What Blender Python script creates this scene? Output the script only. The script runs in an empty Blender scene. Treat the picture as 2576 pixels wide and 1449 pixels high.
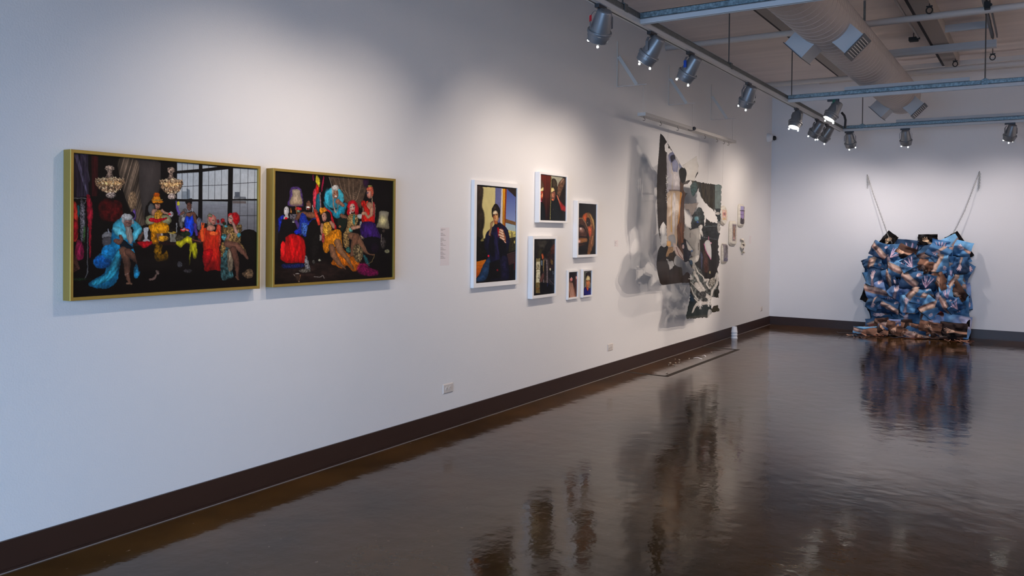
import bpy, bmesh, math, random
import numpy as np
from mathutils import Vector, Matrix

random.seed(7)
RNG = np.random.RandomState(11)
S = bpy.context.scene
COL = S.collection
PI = math.pi

# ------------------------------------------------------------------ the room's measures (metres)
H = 1.5            # eye height
D = 13.795         # far wall
BB = 0.135         # baseboard height
CEIL = 3.93
RX = 1.335         # long track beside the left wall
RZ = 2.971         # underside of the tracks
R1, R2, R3 = 5.415, 9.463, 12.506   # the cross tracks

# ------------------------------------------------------------------ camera
F_PX, YAW, PITCH, ROLL, CY, CX0 = 2073.26, 0.57016, -0.011325, 0.010286, 604.37, 3.7642
fw = np.array([-math.sin(YAW)*math.cos(PITCH), math.cos(YAW)*math.cos(PITCH), math.sin(PITCH)])
_r = np.array([math.cos(YAW), math.sin(YAW), 0.0]); _u = np.cross(_r, fw)
rt = _r*math.cos(ROLL)+_u*math.sin(ROLL); up = _u*math.cos(ROLL)-_r*math.sin(ROLL)
CP = np.array([CX0, 0.0, H])
cam = bpy.data.cameras.new('camera'); camo = bpy.data.objects.new('camera', cam); COL.objects.link(camo)
camo.matrix_world = Matrix(((rt[0], up[0], -fw[0], CP[0]), (rt[1], up[1], -fw[1], CP[1]), (rt[2], up[2], -fw[2], CP[2]), (0, 0, 0, 1)))
cam.sensor_width = 36; cam.lens = F_PX/2576*36; cam.shift_y = -(724.5-CY)/2576
cam.clip_start = 0.05; cam.clip_end = 100
S.camera = camo

def ray(x, y): return fw+rt*(x-1288)/F_PX-up*(y-CY)/F_PX
def onx(x, y, X=0.0): d = ray(x, y); return CP+d*(X-CP[0])/d[0]
def ony(x, y, Y): d = ray(x, y); return CP+d*(Y-CP[1])/d[1]
def onz(x, y, Z=0.0): d = ray(x, y); return CP+d*(Z-CP[2])/d[2]
def proj(P):
    d = P-CP; z = d@fw
    return 1288+F_PX*(d@rt)/z, CY-F_PX*(d@up)/z

# ------------------------------------------------------------------ materials
def lin(c):
    c = np.asarray(c, float)/255.0
    return np.where(c <= 0.04045, c/12.92, ((c+0.055)/1.055)**2.4)
_mats = {}
def mat(name, col=(128, 128, 128), rough=0.5, metal=0.0, emit=None, es=0.0, spec=0.5, noise=0.0, nscale=20.0, bump=0.0, bscale=60.0, attr=None, stretch=(1, 1, 1)):
    if name in _mats: return _mats[name]
    m = bpy.data.materials.new(name); m.use_nodes = True
    nt = m.node_tree; b = nt.nodes['Principled BSDF']
    c = list(lin(col))+[1]
    b.inputs['Base Color'].default_value = c
    b.inputs['Roughness'].default_value = rough
    b.inputs['Metallic'].default_value = metal
    b.inputs['Specular IOR Level'].default_value = spec
    if emit is not None:
        b.inputs['Emission Color'].default_value = list(lin(emit))+[1]
        b.inputs['Emission Strength'].default_value = es
    tc = nt.nodes.new('ShaderNodeTexCoord'); mp = nt.nodes.new('ShaderNodeMapping')
    nt.links.new(tc.outputs['Object'], mp.inputs['Vector']); mp.inputs['Scale'].default_value = stretch
    if attr:
        a = nt.nodes.new('ShaderNodeVertexColor'); a.layer_name = attr
        nt.links.new(a.outputs['Color'], b.inputs['Base Color'])
    elif noise > 0:
        n = nt.nodes.new('ShaderNodeTexNoise'); n.inputs['Scale'].default_value = nscale; n.inputs['Detail'].default_value = 5
        nt.links.new(mp.outputs['Vector'], n.inputs['Vector'])
        r = nt.nodes.new('ShaderNodeValToRGB')
        r.color_ramp.elements[0].position = 0.35; r.color_ramp.elements[1].position = 0.65
        r.color_ramp.elements[0].color = [max(0, v*(1-noise)) for v in c[:3]]+[1]
        r.color_ramp.elements[1].color = [min(1, v*(1+noise)) for v in c[:3]]+[1]
        nt.links.new(n.outputs['Fac'], r.inputs['Fac']); nt.links.new(r.outputs['Color'], b.inputs['Base Color'])
    if bump > 0:
        n2 = nt.nodes.new('ShaderNodeTexNoise'); n2.inputs['Scale'].default_value = bscale; n2.inputs['Detail'].default_value = 3
        nt.links.new(mp.outputs['Vector'], n2.inputs['Vector'])
        bp = nt.nodes.new('ShaderNodeBump'); bp.inputs['Strength'].default_value = bump; bp.inputs['Distance'].default_value = 0.01
        nt.links.new(n2.outputs['Fac'], bp.inputs['Height']); nt.links.new(bp.outputs['Normal'], b.inputs['Normal'])
    _mats[name] = m
    return m

M_WALL = mat('wall_paint', (226, 225, 226), 0.75, bump=0.12, bscale=120, spec=0.25)
M_FARWALL = mat('far_wall_paint', (226, 226, 230), 0.75, bump=0.12, bscale=120, spec=0.25)
M_CEIL = mat('ceiling_paint', (226, 214, 208), 0.9, noise=0.06, nscale=1.5, bump=0.3, bscale=8, stretch=(0.4, 3, 1), spec=0.1)
M_BASE = mat('baseboard_vinyl', (52, 33, 27), 0.42, spec=0.35)
M_GALV = mat('galvanized_steel_daylit', (118, 138, 148), 0.45, metal=0.5, noise=0.38, nscale=60, bump=0.15, bscale=90)  # bluish tone paints in daylight on the cross struts
M_GALVSHADE = mat('galvanized_steel_shaded', (104, 108, 110), 0.6, metal=0.4, noise=0.2, nscale=60)  # same steel in a darker grey, shade away from the daylight painted in
M_TRACK = mat('track_enamel', (186, 190, 196), 0.45)
M_BLACK = mat('black_plastic', (14, 13, 13), 0.5)
M_LAMP = mat('lamp_silver', (128, 130, 135), 0.4, metal=0.5)
M_LAMPD = mat('lamp_dark_metal', (70, 70, 74), 0.45, metal=0.6)
M_ROD = mat('threaded_rod', (92, 88, 86), 0.5, metal=0.4)
M_GLOW = mat('hot_glass', (255, 255, 250), 0.3, emit=(255, 253, 240), es=14)
M_CLIPGLOW = mat('clip_tip_glow', (255, 255, 255), 0.3, emit=(255, 253, 244), es=40)  # glow stands in for lamp light caught by the metal tips
M_GOLD = mat('gold_leaf_frame', (160, 134, 62), 0.4, metal=0.5, bump=0.05, bscale=200)
M_WHITE = mat('white_frame_paint', (232, 231, 232), 0.5)
M_WOODW = mat('white_painted_wood', (196, 193, 190), 0.6)
M_PIPE = mat('pipe_paint', (212, 206, 202), 0.6)
M_BEAM = mat('beam_paint', (160, 152, 146), 0.8)
M_DARKG = mat('beam_gap', (48, 42, 42), 0.8)
M_DUCT = mat('duct_paint', (178, 170, 168), 0.62)
M_BOX = mat('diffuser_paint', (178, 182, 188), 0.55)
M_RED = mat('red_tape', (190, 14, 36), 0.6)
M_BLUE = mat('blue_tape', (12, 72, 178), 0.6)
M_GREEN = mat('green_tape', (20, 92, 72), 0.6)
M_PLATE = mat('outlet_plastic', (214, 206, 200), 0.4)
M_CHAIN = mat('chain_steel', (150, 148, 144), 0.4, metal=0.6)
M_TAPE = mat('floor_tape', (66, 60, 56), 0.85, spec=0.08)
M_CUP = mat('paper_cup_white', (236, 236, 240), 0.6)
M_SCRAP = mat('scrap_paper', (225, 205, 180), 0.7)
M_PRINT = mat('photo_print', attr='Col', rough=0.35, spec=0.12)
M_PRINTG = mat('glossy_photo_print', attr='Col', rough=0.45, spec=0.06)

# thin film print: its pale areas let some light through
M_FILM = mat('translucent_film_print', attr='Col', rough=0.45, spec=0.06)
_nt = M_FILM.node_tree; _out = _nt.nodes['Material Output']; _b = _nt.nodes['Principled BSDF']
_tr = _nt.nodes.new('ShaderNodeBsdfTransparent'); _mx = _nt.nodes.new('ShaderNodeMixShader'); _bw = _nt.nodes.new('ShaderNodeRGBToBW'); _mr = _nt.nodes.new('ShaderNodeMapRange')
_at = [n for n in _nt.nodes if n.type == 'VERTEX_COLOR'][0]
_nt.links.new(_at.outputs['Color'], _bw.inputs['Color']); _nt.links.new(_bw.outputs['Val'], _mr.inputs['Value'])
_mr.inputs['From Min'].default_value = 0.03; _mr.inputs['From Max'].default_value = 0.38; _mr.inputs['To Min'].default_value = 0.02; _mr.inputs['To Max'].default_value = 0.46
_nt.links.new(_mr.outputs['Result'], _mx.inputs['Fac']); _nt.links.new(_b.outputs['BSDF'], _mx.inputs[1]); _nt.links.new(_tr.outputs['BSDF'], _mx.inputs[2]); _nt.links.new(_mx.outputs['Shader'], _out.inputs['Surface'])

# ------------------------------------------------------------------ mesh helpers
def tag(o, label=None, cat=None, group=None, kind=None):
    if label: o['label'] = label
    if cat: o['category'] = cat
    if group: o['group'] = group
    if kind: o['kind'] = kind
    return o
def obj(name, bm, m, parent=None, smooth=False, loc=None):
    me = bpy.data.meshes.new(name)
    bmesh.ops.recalc_face_normals(bm, faces=bm.faces[:])
    bm.to_mesh(me); bm.free()
    if m: me.materials.append(m)
    if smooth:
        for p in me.polygons: p.use_smooth = True
    o = bpy.data.objects.new(name, me); COL.objects.link(o)
    if parent is not None: o.parent = parent
    if loc is not None: o.location = loc
    return o
def empty(name, label, cat, loc=(0, 0, 0), group=None):
    o = bpy.data.objects.new(name, None); COL.objects.link(o); o.location = loc
    o.empty_display_size = 0.1
    return tag(o, label, cat, group)
def BM(): return bmesh.new()
def box(bm, x0, x1, y0, y1, z0, z1, mtx=None, bevel=0.0):
    v = [bm.verts.new((x, y, z)) for x in (x0, x1) for y in (y0, y1) for z in (z0, z1)]
    fs = [(0, 1, 3, 2), (4, 6, 7, 5), (0, 4, 5, 1), (2, 3, 7, 6), (0, 2, 6, 4), (1, 5, 7, 3)]
    faces = [bm.faces.new([v[i] for i in f]) for f in fs]
    if bevel > 0:
        es = list({e for f in faces for e in f.edges})
        r = bmesh.ops.bevel(bm, geom=es, offset=bevel, segments=2, affect='EDGES', profile=0.5)
        v = list({vv for f in r['faces'] for vv in f.verts} | {vv for vv in v if vv.is_valid})
    if mtx is not None: bmesh.ops.transform(bm, matrix=mtx, verts=[q for q in v if q.is_valid])
    return v
def frame_of(d):
    d = Vector(d).normalized()
    a = Vector((0, 0, 1)) if abs(d.z) < 0.9 else Vector((1, 0, 0))
    x = a.cross(d).normalized(); y = d.cross(x)
    return x, y, d
def tube(bm, pts, r, seg=10, closed=False, caps=True):
    pts = [Vector(p) for p in pts]; n = len(pts); rings = []
    rr = r if isinstance(r, (list, tuple)) else [r]*n
    px = None
    for i, p in enumerate(pts):
        a = pts[(i-1) % n] if (closed or i > 0) else p
        b = pts[(i+1) % n] if (closed or i < n-1) else p
        d = (b-a)
        if d.length < 1e-9: d = Vector((0, 0, 1))
        d.normalize()
        if px is None: px, py, _ = frame_of(d)
        else:
            px = (px-d*px.dot(d)).normalized(); py = d.cross(px)
        rings.append([bm.verts.new(p+(px*math.cos(2*PI*k/seg)+py*math.sin(2*PI*k/seg))*rr[i]) for k in range(seg)])
    m = n if closed else n-1
    for i in range(m):
        A, B = rings[i], rings[(i+1) % n]
        for k in range(seg): bm.faces.new((A[k], A[(k+1) % seg], B[(k+1) % seg], B[k]))
    if caps and not closed:
        bm.faces.new(rings[0]); bm.faces.new(rings[-1])
def lathe(bm, prof, seg=32, mtx=None, cap=True):
    rings = []; vs = []
    for (r, z) in prof:
        ring = [bm.verts.new((r*math.cos(2*PI*k/seg), r*math.sin(2*PI*k/seg), z)) for k in range(seg)]
        rings.append(ring); vs += ring
    for A, B in zip(rings, rings[1:]):
        for k in range(seg): bm.faces.new((A[k], A[(k+1) % seg], B[(k+1) % seg], B[k]))
    if cap: bm.faces.new(rings[0]); bm.faces.new(rings[-1])
    if mtx is not None: bmesh.ops.transform(bm, matrix=mtx, verts=vs)
    return vs
def rot_to(d):
    x, y, z = frame_of(d)
    return Matrix((x, y, z)).transposed().to_4x4()
def struct(name, bm, m, **k): return tag(obj(name, bm, m, **k), kind='structure')

# ------------------------------------------------------------------ a painter: soft shapes laid over a field of points, stored as vertex colours
_G = np.random.RandomState(5).rand(256, 256)
def vnoise(x, y):
    xi = np.floor(x).astype(int); yi = np.floor(y).astype(int); fx = x-xi; fy = y-yi
    fx = fx*fx*(3-2*fx); fy = fy*fy*(3-2*fy)
    g = lambda a, b: _G[a % 256, b % 256]
    return (g(xi, yi)*(1-fx)+g(xi+1, yi)*fx)*(1-fy)+(g(xi, yi+1)*(1-fx)+g(xi+1, yi+1)*fx)*fy-0.5
def smoothpoly(pts, k=4):
    P = np.array(pts, float); n = len(P); out = []
    for i in range(n):
        p0, p1, p2, p3 = P[i-1], P[i], P[(i+1) % n], P[(i+2) % n]
        for j in range(k):
            t = j/k
            out.append(0.5*((2*p1)+(-p0+p2)*t+(2*p0-5*p1+4*p2-p3)*t*t+(-p0+3*p1-3*p2+p3)*t**3))
    return np.array(out)
class Paint:
    def __init__(s, X, Y, bg):
        s.X = X.ravel(); s.Y = Y.ravel(); s.C = np.tile(np.array(bg, float), (s.X.size, 1)); s.vol = 0.0; s._sh = None
    def _idx(s, x0, x1, y0, y1):
        return np.nonzero((s.X >= x0) & (s.X <= x1) & (s.Y >= y0) & (s.Y <= y1))[0]
    def _put(s, i, m, col, n, ns, ang=0.0):
        if i.size == 0: return
        y = s.Y[i]; x = s.X[i]
        if isinstance(col[0], (tuple, list)):
            k = ((y-y.min())/max(1e-6, y.max()-y.min()))[:, None]
            c = np.array(col[0])*(1-k)+np.array(col[1])*k
        else: c = np.tile(np.array(col, float), (i.size, 1))
        if n:
            u = x*math.cos(ang)+y*math.sin(ang); v = -x*math.sin(ang)+y*math.cos(ang)
            q = vnoise(u/ns[0], v/ns[1])+0.6*vnoise(u/ns[0]*2.3+9, v/ns[1]*2.3+5)
            c = c*(1+1.35*n*q[:, None])
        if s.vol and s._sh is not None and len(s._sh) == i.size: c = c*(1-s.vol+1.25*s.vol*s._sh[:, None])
        s._sh = None
        s.C[i] = s.C[i]*(1-m[:, None])+np.clip(c, 0, 255)*m[:, None]
    def mask(s, pts, f=3.0, sm=True):
        P = smoothpoly(pts) if sm else np.array(pts, float)
        i = s._idx(P[:, 0].min()-f, P[:, 0].max()+f, P[:, 1].min()-f, P[:, 1].max()+f)
        x = s.X[i]; y = s.Y[i]; ins = np.zeros(i.size, bool); d2 = np.full(i.size, 1e12)
        for a, b in zip(P, np.roll(P, -1, 0)):
            ex, ey = b-a; L = ex*ex+ey*ey+1e-9
            t = np.clip(((x-a[0])*ex+(y-a[1])*ey)/L, 0, 1)
            d2 = np.minimum(d2, (x-a[0]-t*ex)**2+(y-a[1]-t*ey)**2)
            if a[1] != b[1]:
                c = ((a[1] > y) != (b[1] > y)) & (x < (b[0]-a[0])*(y-a[1])/(b[1]-a[1])+a[0]); ins ^= c
        sd = np.sqrt(d2)*np.where(ins, 1, -1)
        mx_ = sd.max() if sd.size else 0
        s._sh = np.sqrt(np.clip(sd/max(mx_, 1e-6), 0, 1)) if (mx_ > 8 and sm) else None
        return i, np.clip(sd/max(f, 1e-6)+0.5, 0, 1)
    def g(s, pts, col, n=0.0, ns=(12, 12), f=3.0, sm=True, ang=0.0, a=1.0):
        i, m = s.mask(pts, f, sm); s._put(i, m*a, col, n, ns, ang)
    def q(s, pts, col, n=0.0, ns=(12, 12), f=2.0, ang=0.0, a=1.0): s.g(pts, col, n, ns, f, False, ang, a)
    def e(s, cx, cy, rx, ry, col, n=0.0, ns=(10, 10), f=None, rot=0.0, a=1.0):
        R = max(rx, ry)*1.3+2; i = s._idx(cx-R, cx+R, cy-R, cy+R)
        x = s.X[i]-cx; y = s.Y[i]-cy; u = x*math.cos(rot)+y*math.sin(rot); v = -x*math.sin(rot)+y*math.cos(rot)
        k = np.sqrt((u/rx)**2+(v/ry)**2); f = 0.15 if f is None else f
        s._sh = np.clip(np.sqrt(np.clip(1-k, 0, 1))*.8+.35-.25*(u/rx)*math.cos(rot)-.15*v/ry, 0, 1.1) if max(rx, ry) > 12 else None
        s._put(i, np.clip((1-k)/f+0.5, 0, 1)*a, col, n, ns)
    def l(s, pts, w, col, n=0.0, ns=(8, 8), f=2.0, a=1.0, sm=False, ang=0.0):
        P = np.array(pts, float); W = np.array(w if isinstance(w, (list, tuple)) else [w]*len(P), float)/2
        if len(W) != len(P): W = np.interp(np.linspace(0, 1, len(P)), np.linspace(0, 1, len(W)), W)
        r = W.max()+f
        i = s._idx(P[:, 0].min()-r, P[:, 0].max()+r, P[:, 1].min()-r, P[:, 1].max()+r)
        x = s.X[i]; y = s.Y[i]; best = np.full(i.size, -1e9)
        for k in range(len(P)-1):
            aa, b = P[k], P[k+1]; ex, ey = b-aa; L = ex*ex+ey*ey+1e-9
            t = np.clip(((x-aa[0])*ex+(y-aa[1])*ey)/L, 0, 1)
            best = np.maximum(best, W[k]*(1-t)+W[k+1]*t-np.hypot(x-aa[0]-t*ex, y-aa[1]-t*ey))
        s._sh = np.sqrt(np.clip(best/max(W.max(), 1e-6), 0, 1)) if W.max() > 7 else None
        s._put(i, np.clip(best/f+0.5, 0, 1)*a, col, n, ns, ang)
def warp(p, amp=9.0, sc=16.0):
    """ragged, organic edges for everything painted afterwards"""
    a = vnoise(p.X/sc, p.Y/sc); b = vnoise(p.X/sc+31, p.Y/sc+17); c = vnoise(p.X/sc*2.4+5, p.Y/sc*2.4+3)
    p.X = p.X+amp*a+amp*.5*c; p.Y = p.Y+amp*b+amp*.5*c
def hand(P, x, y, ang, s, col=(205, 170, 160), dark=None, spread=0.16, arm=2.2, armc=None):
    """forearm, palm and five fingers, pointing along ang"""
    c, sn = math.cos(ang), math.sin(ang)
    T = lambda u, v: (x+(u*c-v*sn)*s, y+(u*sn+v*c)*s)
    ac = armc or tuple(v*0.86 for v in col)
    if arm: P.l([T(-arm, 0.1), T(-arm*0.5, 0.03), T(-0.2, 0)], [0.85*s, 0.72*s, 0.5*s], ac, 0.12, (s*.3, s*.3), f=s*0.16)
    P.e(*T(0.15, 0), 0.48*s, 0.4*s, col, f=0.25, rot=ang)
    for k, L in enumerate((0.72, 0.9, 0.95, 0.78)):
        o = (k-1.5); a0 = o*spread
        b = T(0.45, o*0.2); m = T(0.45+L*0.55*math.cos(a0), o*0.2+L*0.55*math.sin(a0)); t = T(0.45+L*math.cos(a0*1.5), o*0.2+L*math.sin(a0*1.5))
        if dark: P.l([b, m, t], [0.24*s, 0.22*s, 0.15*s], dark, f=s*0.06)
        P.l([b, m, t], [0.17*s, 0.15*s, 0.1*s], tuple(min(255, v*1.08) for v in col), f=s*0.06)
    P.l([T(0.0, -0.3), T(0.35, -0.62), T(0.6, -0.7)], [0.24*s, 0.2*s, 0.12*s], col, f=s*0.06)

def grid_mesh(name, P3, C, m, parent=None, keep=None, gain=1.0, thickness=0.0):
    """P3: (ny,nx,3) points, C: (ny,nx,3) sRGB 0-255"""
    ny, nx = P3.shape[:2]
    idx = np.arange(ny*nx).reshape(ny, nx)
    F = np.stack([idx[:-1, :-1], idx[:-1, 1:], idx[1:, 1:], idx[1:, :-1]], -1).reshape(-1, 4)
    V = P3.reshape(-1, 3); CC = lin(np.clip(C, 0, 255)).reshape(-1, 3)*gain
    if keep is not None:
        kf = keep.reshape(-1)[F].mean(1) > 0.5
        F = F[kf]
        used = np.unique(F); remap = np.full(V.shape[0], -1); remap[used] = np.arange(used.size)
        V = V[used]; CC = CC[used]; F = remap[F]
    me = bpy.data.meshes.new(name)
    me.vertices.add(len(V)); me.vertices.foreach_set('co', V.ravel())
    me.loops.add(F.size); me.loops.foreach_set('vertex_index', F.ravel().astype(np.int32))
    me.polygons.add(len(F)); me.polygons.foreach_set('loop_start', np.arange(0, F.size, 4, dtype=np.int32))
    me.update(calc_edges=True)
    me.polygons.foreach_set('use_smooth', np.ones(len(F), bool))
    at = me.color_attributes.new('Col', 'FLOAT_COLOR', 'POINT')
    at.data.foreach_set('color', np.concatenate([np.clip(CC, 0, 1), np.ones((len(V), 1))], 1).astype(np.float32).ravel())
    me.materials.append(m)
    o = bpy.data.objects.new(name, me); COL.objects.link(o)
    if parent is not None: o.parent = parent
    return o
def wall_grid(y0, y1, z0, z1, X, step):
    ny = max(8, int((z1-z0)/step)); nx = max(8, int((y1-y0)/step))
    yy, zz = np.meshgrid(np.linspace(y0, y1, nx), np.linspace(z1, z0, ny))
    return np.stack([np.full_like(yy, X), yy, zz], -1)
# ------------------------------------------------------------------ the two gold framed photographs
def paint_dinner(X, Y):
    p = Paint(X, Y, (9, 7, 9)); p.vol = .42; g, q, e, l = p.g, p.q, p.e, p.l
    q([(137,70),(270,90),(275,440),(137,450)], (40,32,46), .8, (9,260))
    q([(150,90),(185,90),(270,430),(262,440)], (74,66,84), .6, (6,60)); q([(222,95),(240,100),(285,300),(275,330)], (58,50,64), .6, (6,60))
    q([(295,100),(352,108),(345,440),(300,440)], (52,12,15), .5, (12,120), f=8)
    g([(640,130),(880,165),(860,400),(800,480),(740,600),(735,720),(680,400)], ((66,58,56),(70,64,60)), .1, (40,80), f=14)
    g([(520,130),(680,145),(690,330),(720,560),(750,705),(700,705),(600,520),(535,300)], (96,80,66), .75, (7,300), f=6, ang=0.28)
    q([(870,150),(1004,160),(1004,470),(960,620),(870,500)], (10,9,11))
    q([(1004,158),(1672,210),(1668,745),(1180,700),(1180,480),(1004,470)], (12,11,13))
    for r in ([(1006,162),(1192,178),(1188,224),(1006,231)],[(1006,252),(1187,242),(1185,466),(1006,462)],[(1216,182),(1340,196),(1216,212)],[(1218,238),(1430,216),(1428,466),(1214,468)],[(1470,208),(1672,218),(1670,462),(1466,463)]):
        q(r, ((172,180,188),(182,187,190)), .04, (80,40))
    for r in ([(1010,484),(1182,484),(1180,612),(1140,560),(1010,600)],[(1214,484),(1426,484),(1422,690),(1212,660)],[(1462,480),(1670,478),(1666,740),(1540,736),(1462,650)]):
        q(r, ((130,134,142),(98,98,104)), .06, (60,8))
    q([(1214,480),(1426,484),(1426,500),(1214,510)], (134,140,146)); q([(1462,476),(1670,476),(1670,500),(1462,496)], (134,140,146))
    q([(1050,400),(1112,400),(1112,462),(1044,462)], (132,142,150)); q([(1084,375),(1112,388),(1112,462),(1088,462)], (112,122,132))
    q([(1478,440),(1574,445),(1578,462),(1478,462)], (104,108,114)); q([(1484,405),(1524,405),(1524,446),(1484,446)], (84,90,100)); q([(1466,478),(1578,482),(1578,500),(1466,500)], (100,92,90))
    for x in (1048,1094,1141): l([(x,165),(x-2,465)], 3, (30,30,34))
    for x in (1268,1320,1375): l([(x,190),(x-3,466)], 3, (30,30,34))
    for x in (1530,1594,1650): l([(x,212),(x-6,735)], 3, (30,30,34))
    for a, b in (((1006,362),(1187,353)),((1216,352),(1430,345)),((1468,336),(1672,325)),((1462,602),(1668,600))): l([a, b], 4, (28,28,32))
    q([(1186,170),(1216,175),(1216,640),(1182,620)], (9,9,11)); q([(1430,200),(1468,204),(1462,660),(1424,660)], (9,9,11)); q([(1004,230),(1470,190),(1470,212),(1004,252)], (9,9,11))
    g([(1540,735),(1668,745),(1668,1000),(1560,900)], (14,12,12))
    warp(p, 7, 15)
    for cx, sx, cy, sy in ((448,1,0,1),(956,.8,18,.98)):
        K = lambda x, y: (cx+(x-448)*sx, y*sy+cy)
        for k, (px_, py_) in enumerate([(405+i*9, 300-abs(i-5)*2) for i in range(10)]): l([K(448,222), K(px_,py_)], 4, (136,112,96), .9, (4,6))
        e(*K(448,212), 40*sx, 26, (140,118,102), .9, (6,6)); e(*K(448,250), 22*sx, 34, (128,106,92), .9, (5,7))
        g([K(333,300),K(450,285),K(566,300),K(562,350),K(520,400),K(470,416),K(420,412),K(370,388),K(336,345)], (150,116,86), .9, (9,9), f=5)
        g([K(360,315),K(540,315),K(520,350),K(380,350)], (214,164,110), .8, (7,12), f=8)
        e(*K(458,432), 42*sx, 26, (146,128,118), .9, (7,7))
        for a in range(44): e(*K(448+108*math.sin(a*2.7)*(.4+.6*((a*7)%5)/5), 345+60*math.cos(a*1.9)), 4*sx, 5, (250,222,176), f=.6)
        for a in range(26): e(*K(336+a*9.2, 298+6*math.sin(a*2)), 3*sx, 6, (212,180,140), f=.6)
    l([(138,456),(252,458)], 7, (96,92,92)); l([(266,700),(264,1080),(240,1130)], 7, (88,86,86)); l([(250,470),(215,560)], 4, (120,118,118))
    g([(138,500),(172,505),(186,640),(182,790),(140,795)], (196,52,40), .35, (14,40)); g([(140,640),(185,660),(178,780),(140,785)], (170,20,36), .3, (14,40))
    g([(178,520),(196,520),(198,600),(182,610)], (20,86,90)); g([(205,480),(240,520),(242,700),(225,810),(205,780)], (92,86,90), 1., (5,6)); g([(230,700),(245,700),(240,820),(228,800)], (60,90,50), .6, (5,6))
    g([(256,440),(286,440),(306,540),(308,600),(298,700),(292,920),(280,935),(274,760),(262,600)], (158,20,42), .35, (10,30)); g([(182,800),(228,850),(228,955),(160,965),(160,900)], (140,26,66), .5, (10,30)); q([(137,920),(170,930),(200,1040),(137,1080)], (66,40,34), .5)
    g([(355,520),(400,460),(470,470),(530,480),(560,560),(540,640),(440,650),(370,620)], (72,9,12), .5, (26,26), f=14)
    e(637,475,38,75,(128,102,76), .5, (7,16)); e(650,592,14,44,(96,66,134)); e(630,600,26,30,(18,14,20))
    g([(740,560),(770,490),(830,470),(820,520),(780,560),(770,640),(745,660)], (18,15,15)); e(795,545,28,45,(78,78,78)); g([(762,602),(935,600),(942,672),(765,680)], (150,148,108), .15, (30,20))
    e(430,775,46,42,(112,108,108), .2); g([(388,790),(460,780),(458,850),(400,860)], (84,78,80), .2); l([(436,712),(438,740)], 8, (150,150,160))
    g([(700,690),(960,680),(1010,820),(700,830)], (26,20,18), .8, (20,20)); l([(1190,640),(1214,700),(1190,800)], 30, (54,54,60), .4); e(1190,668,26,52,(86,90,104), .5, (6,20))
    g([(480,690),(460,760),(455,840),(430,870),(385,900),(330,950),(310,1000),(360,1040),(420,1020),(390,1090),(282,1150),(290,1190),(420,1205),(505,1150),(530,1030),(545,960),(580,870),(640,870),(690,950),(660,980),(600,930),(660,830),(640,760),(560,700)], (18,116,160), .35, (22,60), ang=.5)
    e(385,985,72,56,(8,92,168), .35, (14,14)); e(440,900,60,60,(20,118,172), .3, (14,14)); g([(505,900),(540,890),(520,1020),(470,1120),(330,1180),(300,1150),(420,1080)], (42,150,178), .4, (14,60), ang=.7)
    g([(650,1020),(690,1000),(702,1050),(684,1112),(650,1112)], (28,120,160), .4); g([(585,870),(640,880),(688,948),(668,960),(610,905)], (30,140,180), .3)
    g([(552,618),(505,640),(472,690),(480,740),(540,790),(585,800),(600,720),(640,700),(640,780),(650,820),(680,780),(716,720),(690,670),(640,630),(600,615)], (62,166,192), .12, (40,40), f=5)
    g([(470,700),(540,700),(600,780),(560,790),(500,755)], (96,196,214), .08, (30,30)); g([(640,740),(712,700),(690,760),(650,816)], (92,196,216), .08)
    g([(560,800),(600,830),(640,870),(570,880),(530,850)], (12,24,34)); l([(690,800),(720,745)], 26, (92,62,52))
    e(597,660,36,48,(124,88,78), .15, (14,14)); e(590,612,46,28,(172,170,168), .25, (10,8)); e(560,640,12,26,(150,148,146)); e(640,650,10,24,(140,138,136))
    g([(578,692),(622,700),(640,790),(628,836),(604,820),(586,770)], (148,140,130), .25, (5,40)); l([(584,656),(600,660)], 5, (30,22,26)); l([(606,662),(620,664)], 5, (30,22,26)); l([(594,692),(612,694)], 5, (70,28,30))
    l([(500,812),(525,820),(545,800),(535,770)], [40,44,30,26], (116,76,62)); l([(535,790),(545,762)], 10, (130,88,74))
    l([(560,890),(592,990),(592,1090),(612,1160)], [66,60,40,20], (118,78,60), .12, (12,40)); l([(600,900),(655,950),(672,985)], [60,54,30], (104,68,54)); l([(575,1090),(606,1082)], 5, (150,120,110)); l([(590,1160),(628,1166)], 14, (110,80,62))
    q([(640,828),(1225,812),(1225,836),(990,848),(640,850)], (34,17,18), .3); q([(640,850),(1215,840),(1200,1060),(690,1060)], (12,8,10))
    g([(680,818),(812,812),(780,850),(730,872),(700,850)], (172,14,26), .25); q([(725,702),(770,698),(758,800),(742,806)], (176,176,178), .1); g([(730,798),(770,798),(776,812),(724,812)], (170,160,160))
    e(838,780,10,50,(110,98,92), .5); e(860,785,24,26,(128,116,112), .6, (8,8)); e(905,790,32,20,(150,104,30), .5); q([(945,752),(1004,752),(996,818),(952,818)], (124,118,106), .35, (8,40)); l([(925,735),(975,752)], 12, (160,140,70)); e(985,740,16,10,(150,120,40)); l([(1000,665),(1004,740)], 7, (150,150,150)); e(1030,790,40,26,(60,54,40), .8, (8,8)); e(880,762,10,14,(170,150,140))
    l([(850,700),(850,800)], 44, (120,84,66)); e(880,790,30,26,(196,132,20), .4); g([(820,560),(884,556),(882,620),(884,672),(822,672),(812,610)], (186,128,34), .7, (6,8)); l([(806,590),(812,560),(830,552)], [26,30,20], (164,118,96)); l([(880,562),(915,580),(950,592)], [26,22,18], (168,122,100)); e(958,592,20,24,(150,140,140), .8, (6,6)); e(944,590,12,8,(190,20,30))
    l([(788,634),(845,646),(918,622)], [34,32,12], (188,12,32), .15); g([(775,680),(840,662),(910,664),(938,690),(930,735),(880,750),(800,745),(778,715)], (222,142,10), .35, (9,14)); g([(790,745),(830,750),(850,830),(800,830)], (176,108,10), .6, (8,14))
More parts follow.
